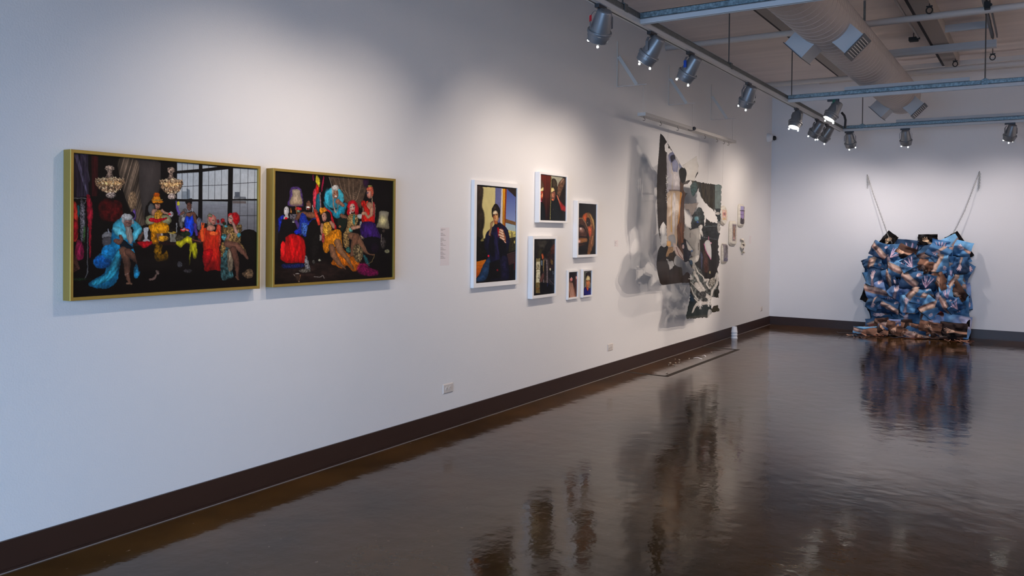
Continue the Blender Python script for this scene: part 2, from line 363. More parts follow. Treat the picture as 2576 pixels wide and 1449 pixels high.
    e(846,518,22,26,(154,110,90)); e(846,487,48,13,(218,126,14), .2); g([(800,480),(806,446),(830,432),(862,440),(868,482)], (226,134,16), .2); e(835,428,26,18,(168,72,10), .4); l([(808,476),(886,470)], 6, (150,120,60)); l([(838,512),(848,514)], 4, (40,20,20)); l([(846,534),(858,535)], 5, (130,30,30)); e(846,500,30,8,(60,34,18))
    g([(822,842),(880,842),(880,920),(925,890),(928,960),(870,980),(822,960)], (104,70,8), .9, (9,14)); l([(780,1130),(820,1120),(855,1060)], [18,20,12], (104,80,72)); l([(838,1060),(850,1080)], 22, (120,100,92)); e(1028,1005,22,22,(90,92,98), .9, (5,5)); e(1095,1058,38,16,(58,54,56), .5)
    e(1105,488,28,28,(16,13,15)); e(1122,470,12,12,(16,13,15)); e(1106,526,22,34,(92,60,50), .1); l([(1130,540),(1134,570)], 6, (170,170,180)); l([(1098,545),(1112,546)], 5, (150,90,90)); l([(1096,516),(1106,518)], 4, (20,14,14))
    g([(1060,548),(1088,556),(1084,600),(1066,640),(1050,702),(1020,680),(1022,610)], (96,92,92), .5, (8,20)); e(1062,632,14,20,(150,150,150)); e(1130,596,34,24,(104,68,54)); e(1100,590,20,16,(110,72,58))
    g([(1080,604),(1110,612),(1142,596),(1150,680),(1130,770),(1082,774),(1066,664)], (18,62,206), .3, (10,24)); l([(1148,600),(1160,660),(1155,690)], [26,24,22], (102,66,54)); l([(1154,676),(1166,755)], [26,22], (76,52,132)); l([(1030,590),(1012,560),(1000,490)], [26,24,20], (98,78,158), .2); q([(1002,488),(1020,484),(1026,510),(1006,520)], (206,196,40)); l([(1034,592),(1060,575)], 18, (108,72,60)); q([(1066,774),(1150,770),(1150,800),(1060,810)], (40,36,40))
    e(1072,722,38,20,(160,40,40), .8, (9,9)); e(1060,716,12,8,(196,170,170)); e(1090,722,10,8,(190,120,120)); e(1075,752,44,22,(28,40,24), .6)
    g([(992,822),(1050,800),(1090,770),(1130,792),(1136,832),(1166,830),(1172,940),(1144,960),(1126,900),(1112,1000),(1104,1000),(1108,840),(1064,838),(1034,866)], ((206,196,30),(120,118,14)), .35, (12,40)); l([(1130,800),(1200,815)], 12, (96,50,40))
    e(1278,640,24,60,(110,92,78), .4, (6,30)); e(1300,628,32,34,(186,92,84), .25, (8,8)); e(1280,600,18,14,(108,110,84), .5); e(1306,644,18,36,(172,116,100), .1); l([(1300,640),(1312,640)], 5, (40,20,20)); l([(1306,664),(1320,664)], 6, (150,30,30)); e(1286,706,36,26,(176,120,100))
    g([(1330,700),(1350,672),(1372,700),(1370,780),(1360,860),(1340,830)], (206,70,50), .4, (7,14)); g([(1178,740),(1205,720),(1220,780),(1208,806),(1182,790)], (128,30,26), .5)
    g([(1212,722),(1240,704),(1262,722),(1310,732),(1340,716),(1358,740),(1352,850),(1376,950),(1388,1056),(1300,1050),(1240,1062),(1228,1000),(1222,860)], ((238,62,26),(180,10,16)), .28, (16,60)); l([(1218,800),(1210,740),(1217,690)], [34,34,24], (230,84,34), .1); l([(1214,690),(1212,664)], 9, (226,90,40)); l([(1226,690),(1228,664)], 9, (226,90,40)); e(1310,748,40,16,(236,96,44), .3)
    l([(1380,900),(1380,1040)], 12, (120,8,16)); g([(1222,900),(1300,880),(1290,960),(1236,1040)], (206,14,22), .2); e(1384,645,18,22,(132,24,30), .5, (7,7)); e(1345,650,14,16,(112,18,28), .5, (7,7)); e(1398,668,16,14,(34,40,20), .5)
    e(1484,630,40,56,(154,14,22), .25, (9,9)); e(1450,600,24,20,(160,18,26)); e(1450,632,20,38,(174,130,116), .1); l([(1440,620),(1456,622)], 7, (34,60,66)); l([(1444,656),(1456,657)], 6, (140,30,34))
    g([(1384,690),(1420,676),(1470,690),(1520,676),(1546,690),(1534,760),(1524,832),(1422,838),(1386,800),(1376,740)], (120,94,56), .8, (9,9)); e(1410,690,14,10,(70,140,150)); e(1518,760,18,18,(60,130,140), .4); e(1396,780,20,30,(60,116,122), .7, (8,10)); l([(1500,740),(1480,690),(1468,660)], [28,24,18], (176,132,118)); l([(1420,790),(1440,760)], 24, (150,108,92))
    g([(1376,840),(1420,830),(1440,900),(1470,1100),(1440,1122),(1370,1116)], (58,96,98), .8, (12,20)); g([(1425,890),(1462,890),(1470,1040),(1430,1050)], (136,120,98), .5, (8,40)); g([(1372,830),(1412,830),(1400,900),(1370,940)], (130,100,56), .8, (8,8)); g([(1520,820),(1560,860),(1584,930),(1540,920),(1500,860)], (110,84,50), .8, (8,8))
    l([(1420,835),(1500,852),(1555,905),(1592,958)], [56,56,36,16], (112,74,60), .1); l([(1470,880),(1500,990),(1506,1110)], [56,44,20], (96,62,50), .1); l([(1494,1110),(1512,1130)], 14, (90,60,46)); g([(1546,1080),(1600,1044),(1632,1060),(1632,1110),(1580,1120)], (116,92,68), .7, (10,14))
    e(180,1130,90,12,(20,34,20), .9, (5,5), f=1.); e(900,1000,500,60,(18,14,15), .3, (60,20), f=1., a=.5)
    sat = np.clip((p.C.max(1)-p.C.min(1))/45, 0, 1)
    return p.C*(1+sat*(.26*vnoise(p.X/9, p.Y/22)+.14*vnoise(p.X/4+9, p.Y/6)))[:, None]
def paint_lounge(X, Y):
    p = Paint(X, Y, (11,8,10)); p.vol = .42; g, q, e, l = p.g, p.q, p.e, p.l
    e(600,1150,500,130,(30,20,18), .5, (60,26), f=1.); q([(157,125),(330,140),(330,700),(160,700)], (18,14,16), .4, (10,200), f=20)
    q([(715,180),(1115,205),(1118,225),(1060,420),(1040,500),(980,470),(880,440),(760,280)], (74,58,46), .3, (30,30), f=10)
    for k in range(9):
        a = k/8; l([(760+a*200,185),(800+a*160,290+a*60),(900+a*60,360+a*90),(1000,340+a*60),(1060-a*30,240+a*60),(1100-a*60,205)], [6,12,18,14,10,4], (120-40*(k%2),98-34*(k%2),80-30*(k%2)), .2, f=7)
    l([(716,185),(740,260),(745,310)], 8, (110,98,84)); e(1090,230,30,60,(40,20,44), .3, f=.6)
    warp(p, 6, 15)
    l([(553,165),(556,215)], 10, (120,20,70)); l([(662,180),(650,260),(640,330)], [12,18,8], (150,20,60), .3)
    g([(585,170),(605,172),(625,230),(612,300),(600,290),(580,230)], (196,178,40), .3); g([(585,255),(615,290),(605,360),(590,400),(570,380)], (196,34,28), .3)
    g([(556,330),(575,300),(592,360),(590,440),(575,500),(556,480),(552,420)], (206,56,76), .3, (9,30)); g([(590,370),(620,360),(624,500),(600,545),(578,500)], (14,92,112), .35, (8,40)); l([(622,340),(632,520)], [14,12], (124,104,112), .3); l([(560,500),(590,540)], 26, (150,60,50), .3)
    g([(330,292),(430,300),(455,470),(430,478),(300,470),(312,400)], (92,62,132), .4, (8,8)); g([(350,308),(416,312),(426,360),(448,446),(410,472),(330,470),(316,436),(344,360)], ((190,172,146),(170,144,116)), .1, (7,60)); l([(330,462),(440,468)], 8, (120,90,100))
    e(405,508,34,22,(180,40,46), .7, (10,10)); e(405,528,26,12,(90,110,90), .6); l([(380,480),(390,560)], 12, (120,80,40)); q([(318,560),(400,560),(400,620),(318,640)], (78,74,80), .9, (8,6)); l([(330,500),(332,540)], [6,16], (190,120,60)); l([(338,640),(360,640)], 10, (190,190,190))
    e(284,526,26,44,(196,192,190), .05); e(292,512,5,8,(150,146,146)); e(274,510,5,8,(150,146,146)); l([(284,520),(286,545)], 4, (160,154,152)); q([(272,560),(300,560),(304,600),(266,600)], (176,170,168)); e(268,600,20,18,(190,180,170)); e(280,602,14,14,(190,14,34))
    g([(196,620),(210,590),(240,570),(262,575),(250,620),(240,700),(225,745),(196,740)], (16,34,140), .45, (12,12)); q([(240,610),(340,610),(350,760),(215,860),(210,740)], (14,12,16))
    e(180,760,26,150,(30,27,28), .3, f=.7)
    e(515,440,42,55,(16,12,13)); e(510,470,26,48,(112,74,58), .1); e(500,440,8,5,(50,30,26)); e(524,441,8,5,(50,30,26)); e(506,492,16,11,(240,226,216)); e(506,500,14,6,(120,20,30)); l([(482,480),(486,510)], 6, (170,170,170)); l([(550,470),(552,540)], 7, (180,180,180))
    g([(410,560),(450,530),(500,540),(560,540),(600,560),(606,640),(560,600),(520,600),(460,570),(440,600),(400,610)], (118,76,56), .12); l([(420,560),(390,605),(380,640)], [44,34,30], (112,72,54)); l([(380,630),(400,670),(420,740),(428,760)], [34,34,40,30], (74,50,112), .25)
    g([(430,560),(455,548),(480,570),(505,628),(540,610),(578,596),(575,650),(520,700),(515,780),(470,790),(430,760),(370,756),(372,720),(410,690),(415,620)], (24,52,168), .5, (7,7)); g([(440,650),(500,660),(500,760),(440,760)], (60,96,170), .9, (5,5)); e(400,740,36,20,(14,36,170), .4)
    g([(520,640),(600,620),(640,780),(630,860),(560,960),(500,900),(480,800)], (14,12,13)); e(628,800,24,30,(150,140,128), .3); g([(560,760),(620,760),(600,1000),(520,980)], (20,17,17), .5); e(620,1026,16,12,(150,150,130))
    g([(340,755),(400,770),(440,790),(470,840),(478,920),(470,1045),(400,1048),(290,1052),(225,1010),(240,920),(275,830),(280,790)], (206,14,18), .3, (14,60), f=7); e(250,920,26,90,(226,26,30), .3, (10,40)); g([(240,1065),(330,1062),(470,1058),(440,1100),(260,1108)], (20,28,70), .9, (5,5))
    l([(482,980),(484,1030),(500,1110)], [14,40,54], (120,118,120), .8, (8,8)); e(470,1132,60,20,(84,78,70), .9, (7,7)); e(560,1040,16,22,(60,58,54), .6); l([(362,1170),(408,1240)], [6,12], (150,140,130)); l([(425,1175),(405,1240)], [12,8], (130,90,60)); l([(380,1162),(410,1160)], 8, (170,160,150)); l([(566,1192),(620,1196),(655,1180),(664,1208)], 9, (110,102,96)); g([(370,1180),(400,1240),(420,1180)], (60,44,36))
    l([(570,530),(600,600),(612,660)], [16,34,26], (226,66,42), .2)
    g([(628,530),(650,495),(720,500),(735,550),(700,560),(640,560),(625,565)], (200,120,22), .3, (10,10)); g([(668,480),(720,500),(745,560),(770,640),(796,700),(766,712),(740,640),(720,570),(690,520)], (186,14,32), .2, (12,30)); e(640,520,20,28,(210,130,20), .4)
    e(690,580,44,52,(20,15,16)); e(668,588,26,46,(172,124,108), .08); l([(656,582),(664,584)], 6, (30,16,18)); l([(680,580),(690,582)], 6, (30,16,18)); l([(664,622),(676,622)], 8, (130,20,34)); l([(655,570),(690,566)], 4, (50,26,24)); l([(730,640),(752,660),(760,690)], [30,36,30], (176,126,104)); l([(645,660),(640,720),(650,770)], [26,28,22], (160,112,92))
    g([(670,645),(720,640),(742,700),(740,740),(700,820),(665,810),(650,740),(652,690)], (196,140,44), .7, (6,8)); for_w = 0
    g([(655,800),(700,770),(740,730),(800,710),(838,740),(845,830),(850,900),(800,900),(740,880),(700,950),(660,930),(652,860)], (216,128,14), .35, (9,14)); g([(735,870),(780,900),(850,900),(900,950),(1000,1000),(1025,1050),(1020,1110),(960,1140),(900,1080),(850,1110),(780,1080),(735,1060),(760,1000)], (190,98,14), .45, (12,20))
    l([(740,890),(760,970),(820,1060),(880,1110)], [60,60,44,16], (128,88,62), .1); l([(800,840),(830,930),(900,1010),(960,1110)], [70,60,44,14], (140,98,66), .1); e(655,800,16,50,(150,50,50), .5)
    e(768,395,98,106,(70,190,214), .05, f=.1); e(700,400,30,90,(50,160,186), .1, f=.6); e(768,420,50,80,(36,120,146), .1, f=.6)
    g([(662,430),(700,470),(760,520),(830,470),(870,440),(900,460),(880,520),(860,570),(800,600),(770,590),(740,540),(690,500),(665,470)], (26,136,164), .3, (14,30)); l([(810,430),(860,470)], [40,30], (150,100,80)); e(804,430,24,28,(140,92,74))
    e(780,350,32,52,(140,98,78), .1); e(780,292,38,28,(176,172,166), .3, (8,8)); e(752,330,10,34,(150,146,140)); l([(770,345),(776,347)], 7, (30,20,20)); l([(792,345),(798,347)], 7, (30,20,20)); e(782,378,12,6,(220,200,190)); g([(750,380),(765,400),(770,480),(790,530),(800,500),(800,460),(806,440),(810,470),(796,545),(770,540),(756,480)], (150,138,126), .2, (6,30)); l([(840,570),(890,600)], 40, (120,80,60)); q([(800,600),(900,600),(880,690),(840,740),(830,700),(800,660)], (22,32,26))
    e(952,480,54,62,(172,12,28), .2, (12,12)); e(920,540,22,40,(150,10,24), .3); e(996,520,20,50,(160,12,26), .3); e(952,498,28,48,(188,150,136), .06); l([(934,488),(944,488)], 8, (40,60,60)); l([(960,484),(970,482)], 8, (40,60,60)); l([(950,520),(966,518)], 9, (176,30,40)); e(930,545,8,12,(200,170,160))
    g([(905,580),(940,555),(990,560),(1010,600),(990,680),(940,690),(930,740),(920,800),(918,890),(870,890),(856,780),(890,700),(900,640)], (146,116,70), .8, (8,8)); g([(960,570),(980,570),(975,660),(955,640)], (70,140,130), .6); e(935,720,20,22,(80,140,130), .5); l([(955,700),(1000,690),(1040,680)], [40,36,26], (176,130,106)); e(1040,668,20,26,(150,106,84)); l([(1036,640),(1038,720)], [24,6], (140,150,150), .5)
    l([(940,780),(990,790),(1060,900),(1110,950),(1170,970)], [70,76,60,36,14], (124,86,64), .1); l([(985,790),(965,880),(945,970)], [70,60,36], (116,78,58), .1); g([(960,900),(1010,860),(1060,930),(1040,1030),(990,1040),(965,980)], (110,94,66), .9, (9,14)); e(912,920,24,30,(50,100,92), .7); g([(1060,970),(1100,1000),(1130,1080),(1090,1060)], (30,80,84), .6); l([(1100,1070),(1150,1040),(1180,960)], 5, (120,100,60))
    e(1060,1110,60,56,(130,12,70), .5, (10,10), f=.5); g([(1040,1070),(1150,1110),(1210,1130),(1200,1180),(1040,1170)], (110,10,66), .5, (10,10), f=8); e(1064,780,30,34,(130,116,96), .6, (8,8)); g([(1000,565),(1040,556),(1066,580),(1060,606),(1010,600)], (186,186,180), .2)
    g([(1060,480),(1100,440),(1150,440),(1184,470),(1180,600),(1170,645),(1060,640),(1050,600)], (176,130,104), .12); g([(1040,430),(1078,425),(1100,480),(1130,520),(1160,560),(1170,645),(1056,640),(1050,560),(1070,510),(1046,470)], (206,30,22), .3, (9,16)); l([(1168,440),(1172,640)], [10,14], (150,12,30)); l([(1078,545),(1110,590),(1140,570),(1150,500)], [24,28,30,34], (176,130,104)); e(1062,552,18,18,(176,130,104))
    g([(1056,640),(1170,645),(1210,720),(1235,800),(1150,820),(1070,800),(1030,740)], (52,22,96), .4, (10,30)); g([(1075,800),(1220,800),(1215,940),(1130,960),(1080,880)], (12,9,18)); e(1126,345,30,56,(172,118,100), .1); g([(1098,300),(1130,265),(1160,290),(1165,350),(1145,400),(1140,330),(1100,320)], (206,96,70), .3, (8,8)); e(1130,275,24,10,(120,116,60), .5); l([(1098,345),(1112,345)], 10, (50,60,90)); l([(1104,385),(1118,385)], 6, (120,30,30)); l([(1150,380),(1154,440)], 8, (160,140,110)); g([(1095,430),(1110,425),(1090,470)], (200,60,40))
    g([(1228,528),(1318,535),(1312,600),(1326,696),(1290,708),(1200,690),(1196,670),(1222,600)], ((150,144,126),(134,124,98)), .05, (9,60)); e(1262,625,40,46,(208,196,138), f=1.2, a=.8); l([(1198,690),(1324,706)], 6, (90,80,60)); e(1268,728,14,16,(60,50,44)); e(1262,850,26,60,(54,48,46), .9, (7,9)); l([(1246,760),(1244,840)], 6, (130,120,110)); e(1304,936,28,20,(112,110,84), .4); e(824,685,12,12,(150,90,50), .6); e(1180,900,40,50,(20,10,26), .3)
    sat = np.clip((p.C.max(1)-p.C.min(1))/45, 0, 1)
    return p.C*(1+sat*(.26*vnoise(p.X/9, p.Y/22)+.14*vnoise(p.X/4+9, p.Y/6)))[:, None]
# ------------------------------------------------------------------ the white framed photographs
def paint_w1(X, Y):      # man in a knit cap by a window
    p = Paint(X, Y, (16,14,16)); p.vol = .42; warp(p, 5, 30); g, q, e, l = p.g, p.q, p.e, p.l; B = 1358
    q([(380,270),(690,290),(680,1000),(640,1450),(380,1480)], ((214,200,140),(216,200,128)), .04, (60,200))
    g([(270,250),(400,280),(410,450),(380,700),(430,860),(440,1100),(400,1300),(400,1470),(240,1480),(270,900)], ((64,50,42),(34,30,22)), .3, (40,90), f=34)
    q([(688,296),(830,300),(806,1000),(780,1120),(690,1000)], (106,110,158), .06, (60,60)); q([(828,310),(862,312),(850,1140),(800,1080),(806,900)], (212,204,190)); q([(858,312),(915,316),(900,1180),(850,1140)], ((232,160,24),(176,116,30)), .12, (20,200)); q([(912,316),(950,318),(925,1190),(895,1170)], (140,58,20))
    q([(948,316),(1175,340),(1150,1080),(925,1020)], ((72,84,152),(134,152,200))); q([(950,312),(1195,330),(1190,540),(1120,480)], (48,36,30), .3); q([(1150,500),(1190,520),(1175,1120),(1145,1110)], (66,50,66), .2)
    q([(925,1000),(1170,1080),(1165,1150),(920,1080)], (122,88,52), .1); q([(922,1090),(1150,1150),(1150,1290),(980,1260),(920,1180)], ((156,184,208),(172,186,180)))
    q([(985,1260),(1150,1290),(1150,1460),(1020,1500),(960,1340)], (196,184,100), .4, (14,20)); q([(1050,1300),(1080,1310),(1080,1440),(1050,1440)], (120,110,70)); q([(1000,1440),(1180,1400),(1160,1700),(1000,1760)], (44,40,24), .5, (30,30)); e(1125,1530,12,36,(200,180,100), .4)
    g([(240,1430),(400,1460),(480,1480),(480,1900),(260,1980)], (20,18,12), .5, (50,50), f=12); g([(350,1500),(400,1440),(430,1500),(380,1515)], (130,120,70), .4); l([(420,1440),(470,1450)], 16, (150,140,80), .8)
    q([(260,B+620),(480,B+565),(440,B+720),(330,B+900),(250,B+1000)], ((214,120,22),(176,74,10)), .15, (60,12)); l([(935,B+460),(1150,B+395)], 14, (84,60,56)); q([(940,B+470),(1150,B+420),(1140,B+640),(1000,B+700)], (58,36,38), .2); l([(1130,B+640),(1120,B+800)], 20, (90,24,20))
    g([(480,1330),(560,1240),(640,1170),(690,1120),(790,1090),(880,1150),(960,1230),(1000,1360),(1020,1500),(990,1660),(950,1760),(980,1980),(990,B+1010),(800,B+1020),(560,B+1010),(560,B+620),(520,B+440),(440,B+300),(450,1480)], (24,23,58), .4, (60,90), f=8)
    g([(560,1420),(640,1380),(680,1800),(620,1860),(540,1700)], (12,11,20), .3, f=20); g([(760,1500),(920,1500),(930,1900),(800,1900)], (12,11,20), .3, f=30); l([(690,1380),(760,1800)], 50, (34,30,74), f=30)
    g([(500,B+560),(560,B+520),(580,B+700),(470,B+1030),(250,B+1060),(330,B+900),(400,B+720)], (34,62,98), .3, (60,40), f=8); g([(830,B+520),(960,B+520),(980,B+800),(900,B+1000),(840,B+980)], (26,24,56), .4, (50,50), f=20); q([(560,B+640),(800,B+560),(830,B+1000),(520,B+1020)], (14,13,16), .4, f=20)
    e(536,B+488,24,24,(214,20,50)); e(738,B+812,20,26,(120,14,24)); g([(690,1150),(800,1130),(820,1180),(740,1200),(690,1190)], (20,16,30)); g([(732,1200),(770,1200),(778,1260),(760,1430),(740,1300)], (176,10,26), .1)
    g([(640,860),(700,800),(750,850),(770,980),(740,1060),(700,1120),(660,1080),(640,980)], (214,158,104), .1, f=8); g([(640,870),(665,860),(668,1000),(690,1080),(664,1060),(640,980)], (150,82,48), .1, f=6); g([(640,850),(690,810),(734,840),(730,880),(640,900)], (236,214,178), .05, f=8)
    l([(640,910),(672,914)], 20, (60,26,16)); l([(696,904),(736,908)], 18, (64,30,18)); l([(686,930),(686,1000),(700,1004)], 12, (150,70,40)); l([(680,1048),(716,1050)], 14, (190,40,34)); g([(664,1080),(740,1070),(730,1120),(680,1120)], (196,104,44))
    g([(605,880),(608,780),(640,710),(690,655),(750,690),(800,800),(800,900),(780,980),(756,960),(744,860),(700,812),(650,830),(630,880),(640,960),(620,960)], (34,28,26), .3, (12,12)); g([(650,760),(680,700),(700,760),(680,800)], (70,54,40), .2, f=14)
    for k in range(4): l([(560,1360-k*10),(600-k*6,1190+k*6),(640-k*20,1090+k*4),(665-k*16,1010+k*18)], [44,26,18,14], (216-k*14,172-k*12,128-k*12)); 
    l([(590,1400),(560,1300),(600,1180)], [12,10,8], (90,50,30)); l([(640,1050),(600,1080)], 6, (30,20,18))
    g([(780,1240),(850,1230),(900,1330),(930,1440),(920,1540),(880,1500),(860,1440),(800,1420),(770,1360)], (190,110,70), .1); 
    for k, (a, b) in enumerate((((850,1280),(795,1250)),((860,1340),(785,1300)),((870,1400),(775,1365)),((880,1470),(800,1425)))): l([a, b], [50,36], (236,200,170)); l([(a[0]-10,a[1]+24),(b[0]+6,b[1]+20)], 7, (120,60,40))
    g([(880,1500),(930,1530),(934,1556),(900,1540)], (220,170,150))
    return p.C
def paint_w2(X, Y):      # face seen beside its reflection
    p = Paint(X, Y, (14,16,18)); p.vol = .42; warp(p, 5, 30); g, q, e, l = p.g, p.q, p.e, p.l
    q([(240,155),(460,175),(440,1075),(220,1065)], ((96,36,24),(30,12,12)), .4, (10,300)); 
    for x in (300,335,365,400,425): l([(x,170),(x-20,620)], 7, (128,52,34), .3, f=8, a=.7)
    q([(460,175),(780,220),(770,420),(600,420),(470,250)], (166,164,144), .06, (60,60)); g([(700,215),(790,215),(770,1080),(640,1000),(560,560),(610,400)], (34,22,20), .4, (40,40), f=20); g([(640,280),(720,225),(740,300),(700,420),(640,580),(600,640),(570,540),(590,380)], (112,80,60), .5, (30,30), f=14); g([(640,290),(700,230),(720,260),(650,340)], (150,116,96), f=14)
    g([(570,560),(610,640),(680,740),(750,820),(750,950),(720,900),(650,870),(620,780)], (164,36,40), .2, f=10); l([(570,570),(600,650),(640,760)], [16,26,10], (206,120,90))
    g([(470,260),(500,232),(545,250),(578,330),(572,470),(580,560),(560,560),(540,470),(500,410),(468,400)], (66,56,42), .35, (10,10)); g([(452,430),(500,420),(532,480),(540,580),(520,670),(480,690),(460,640),(446,540)], (150,92,74), .15, f=8); g([(456,430),(500,420),(526,480),(470,510),(450,500)], (232,208,140), .05, f=8)
    l([(462,520),(492,530)], 22, (40,20,20)); l([(500,500),(530,496)], 14, (50,28,28)); g([(478,530),(492,530),(500,600),(484,610)], (224,150,110), f=5); l([(470,628),(510,632)], 12, (60,20,26)); e(486,664,22,16,(216,112,64)); 
    g([(440,720),(500,690),(570,640),(620,760),(660,900),(690,1080),(430,1080)], (24,28,32), .2, f=8); g([(220,760),(290,730),(330,860),(330,1070),(220,1062)], (22,26,30), .2); q([(700,900),(760,900),(750,1078),(690,1078)], (16,15,18))
    g([(244,270),(280,290),(305,370),(296,430),(244,440)], (88,62,46), .4, (10,10)); g([(240,450),(295,410),(300,470),(262,500),(238,505)], (242,222,160), f=5); g([(238,510),(290,505),(288,600),(270,660),(236,700)], (196,72,52), .25, (14,14)); g([(262,540),(282,530),(286,600),(264,618)], (250,170,110)); l([(240,560),(262,540)], 12, (20,14,16)); l([(240,640),(276,650)], 14, (60,14,24)); e(256,695,14,12,(190,90,150))
    l([(458,180),(450,520),(446,700),(434,1066)], [8,6,6,9], (186,176,108), .3); l([(496,850),(500,868)], 5, (130,80,90)); l([(700,905),(700,1040)], 6, (60,56,56))
    return p.C
def paint_w3(X, Y):      # close portrait, hand in front
    p = Paint(X, Y, (24,21,23)); p.vol = .42; warp(p, 5, 30); g, q, e, l = p.g, p.q, p.e, p.l
    g([(1085,1020),(1110,960),(1180,925),(1240,930),(1290,1000),(1325,1100),(1340,1250),(1330,1420),(1320,1560),(1270,1700),(1230,1800),(1200,1880),(1180,1800),(1200,1640),(1220,1420),(1150,1200),(1100,1130)], (150,100,58), .25, (20,24), f=10)
    g([(1085,1030),(1120,960),(1180,940),(1170,1100),(1140,1130)], (204,92,44), .2, f=10); g([(1170,1040),(1220,1030),(1250,1110),(1240,1190),(1200,1220),(1170,1140)], (50,34,30), .3, f=10); e(1190,1130,5,7,(190,180,160)); g([(1180,1230),(1240,1200),(1290,1250),(1280,1360),(1240,1420),(1210,1340)], (204,96,60), .25, f=10); l([(1230,1340),(1240,1400)], 12, (220,70,60))
    l([(1240,960),(1300,1080),(1330,1260)], [20,40,14], (196,156,92), f=14); l([(1290,1200),(1290,1400),(1250,1560),(1220,1720)], [20,36,40,20], (130,80,50), .3, f=10); l([(1300,1400),(1270,1560)], 14, (190,130,90), f=8)
    g([(1020,1040),(1080,1030),(1120,1070),(1170,1160),(1200,1240),(1190,1360),(1160,1440),(1020,1440)], (84,52,42), .3, (20,20), f=10); l([(1020,1040),(1090,1040),(1150,1130),(1200,1250)], [20,26,24,16], (150,110,80), f=8); e(1080,1280,60,60,(134,96,84), .15, f=.6); e(1056,1250,26,30,(224,196,190), f=1.); g([(1020,1170),(1120,1190),(1170,1330),(1110,1240),(1020,1220)], (40,24,20), f=8)
    l([(1010,1500),(1150,1480)], [110,90], (160,104,60), .2, f=16); e(1026,1510,30,30,(220,170,160), f=.9); l([(1010,1410),(1170,1420)], 22, (30,16,14), f=8); l([(1010,1590),(1140,1560)], [60,20], (66,36,26), f=16)
    return p.C
def paint_w4(X, Y):      # figure standing in a dim room
    p = Paint(X, Y, (24,21,21)); p.vol = .42; warp(p, 5, 30); g, q, e, l = p.g, p.q, p.e, p.l
    q([(178,155),(560,152),(556,400),(400,420),(200,400)], (38,34,32), .3, (60,60)); g([(220,180),(400,170),(380,330),(260,300)], (56,52,46), .3, (40,40), f=20); g([(360,330),(400,240),(470,180),(500,240),(450,360),(390,420)], (22,20,20), f=14); g([(470,330),(556,240),(548,420),(490,480)], (84,40,26), .4, (30,30), f=16); q([(400,430),(556,420),(546,700),(430,690)], (42,26,26), .5, (30,30))
    g([(240,350),(330,340),(300,500),(240,500)], (46,42,26), .4, f=16); q([(208,508),(284,508),(280,1140),(200,1140)], (136,124,84), .2, (30,60)); q([(210,568),(280,566),(280,700),(208,706)], (206,200,168), .1); q([(212,720),(278,715),(278,745),(210,745)], (222,218,190)); q([(216,755),(282,750),(280,945),(206,945)], (216,212,180), .1); e(240,660,26,44,(150,140,110), .6, (8,12)); l([(262,800),(262,870)], [5,12], (60,50,40)); l([(236,860),(276,880)], 7, (70,50,40)); l([(205,880),(206,940)], 12, (150,140,100)); q([(200,950),(280,950),(276,1140),(200,1130)], (120,104,62), .25, (20,30)); l([(212,1062),(262,1062)], 12, (130,60,20), .6)
    q([(164,600),(200,560),(206,700),(196,1180),(162,1186)], (18,16,14), .9, (10,10)); q([(296,545),(322,548),(320,640),(300,630)], (104,124,140)); e(350,410,38,52,(14,13,13), f=.4); g([(306,430),(334,425),(352,470),(350,520),(322,520)], (150,66,36), .2); g([(308,430),(326,450),(330,510),(318,510)], (224,110,60))
    g([(336,520),(400,500),(440,560),(440,700),(430,800),(424,960),(340,945),(300,920),(330,780),(344,660)], (70,60,58), .4, (12,60)); l([(344,540),(340,740)], [18,12], (160,134,84), .2); l([(400,540),(410,740),(412,950)], [26,20,22], (124,110,116), .3); l([(375,560),(370,900)], 30, (28,24,26)); g([(330,770),(360,820),(320,930),(280,940),(272,890)], (92,58,54), .3); l([(345,900),(345,950)], 10, (150,140,146))
    q([(272,945),(440,955),(540,1000),(540,1142),(280,1180)], (17,17,22), .3); l([(420,960),(410,1010)], 14, (30,36,80)); g([(470,520),(516,550),(510,620),(476,610)], (104,78,40), .3); e(466,708,16,26,(190,180,150), .3); q([(440,750),(546,740),(540,990),(430,980)], (30,28,36), .9, (10,10)); l([(450,900),(540,990)], 5, (120,100,104)); l([(440,885),(545,880)], 5, (80,76,80)); e(520,770,14,34,(80,86,96), .6)
    return p.C
def paint_w5(X, Y):      # blurred pinkish folds
    p = Paint(X, Y, (42,28,30)); p.vol = .42; warp(p, 5, 30); g, q, e, l = p.g, p.q, p.e, p.l
    q([(815,750),(975,745),(970,860),(812,870)], (34,26,32), .3, (20,20)); g([(810,930),(850,940),(890,1000),(940,1210),(800,1225)], (160,106,84), .3, (8,120), ang=-.2, f=10)
    for x in (815,835,856,876): l([(x-4,950),(x+6,1080),(x+24,1220)], [6,11,14], (206,164,146), f=6); 
    g([(900,900),(970,880),(964,1200),(940,1200),(905,1040)], (84,42,34), .4, (14,40), f=10); e(850,895,26,36,(212,124,120), .3, f=.5); l([(850,850),(866,880)], 8, (220,200,196)); e(945,862,18,34,(206,140,128), .3, f=.5); l([(948,880),(950,960)], [10,16], (130,60,50), f=6)
    return p.C
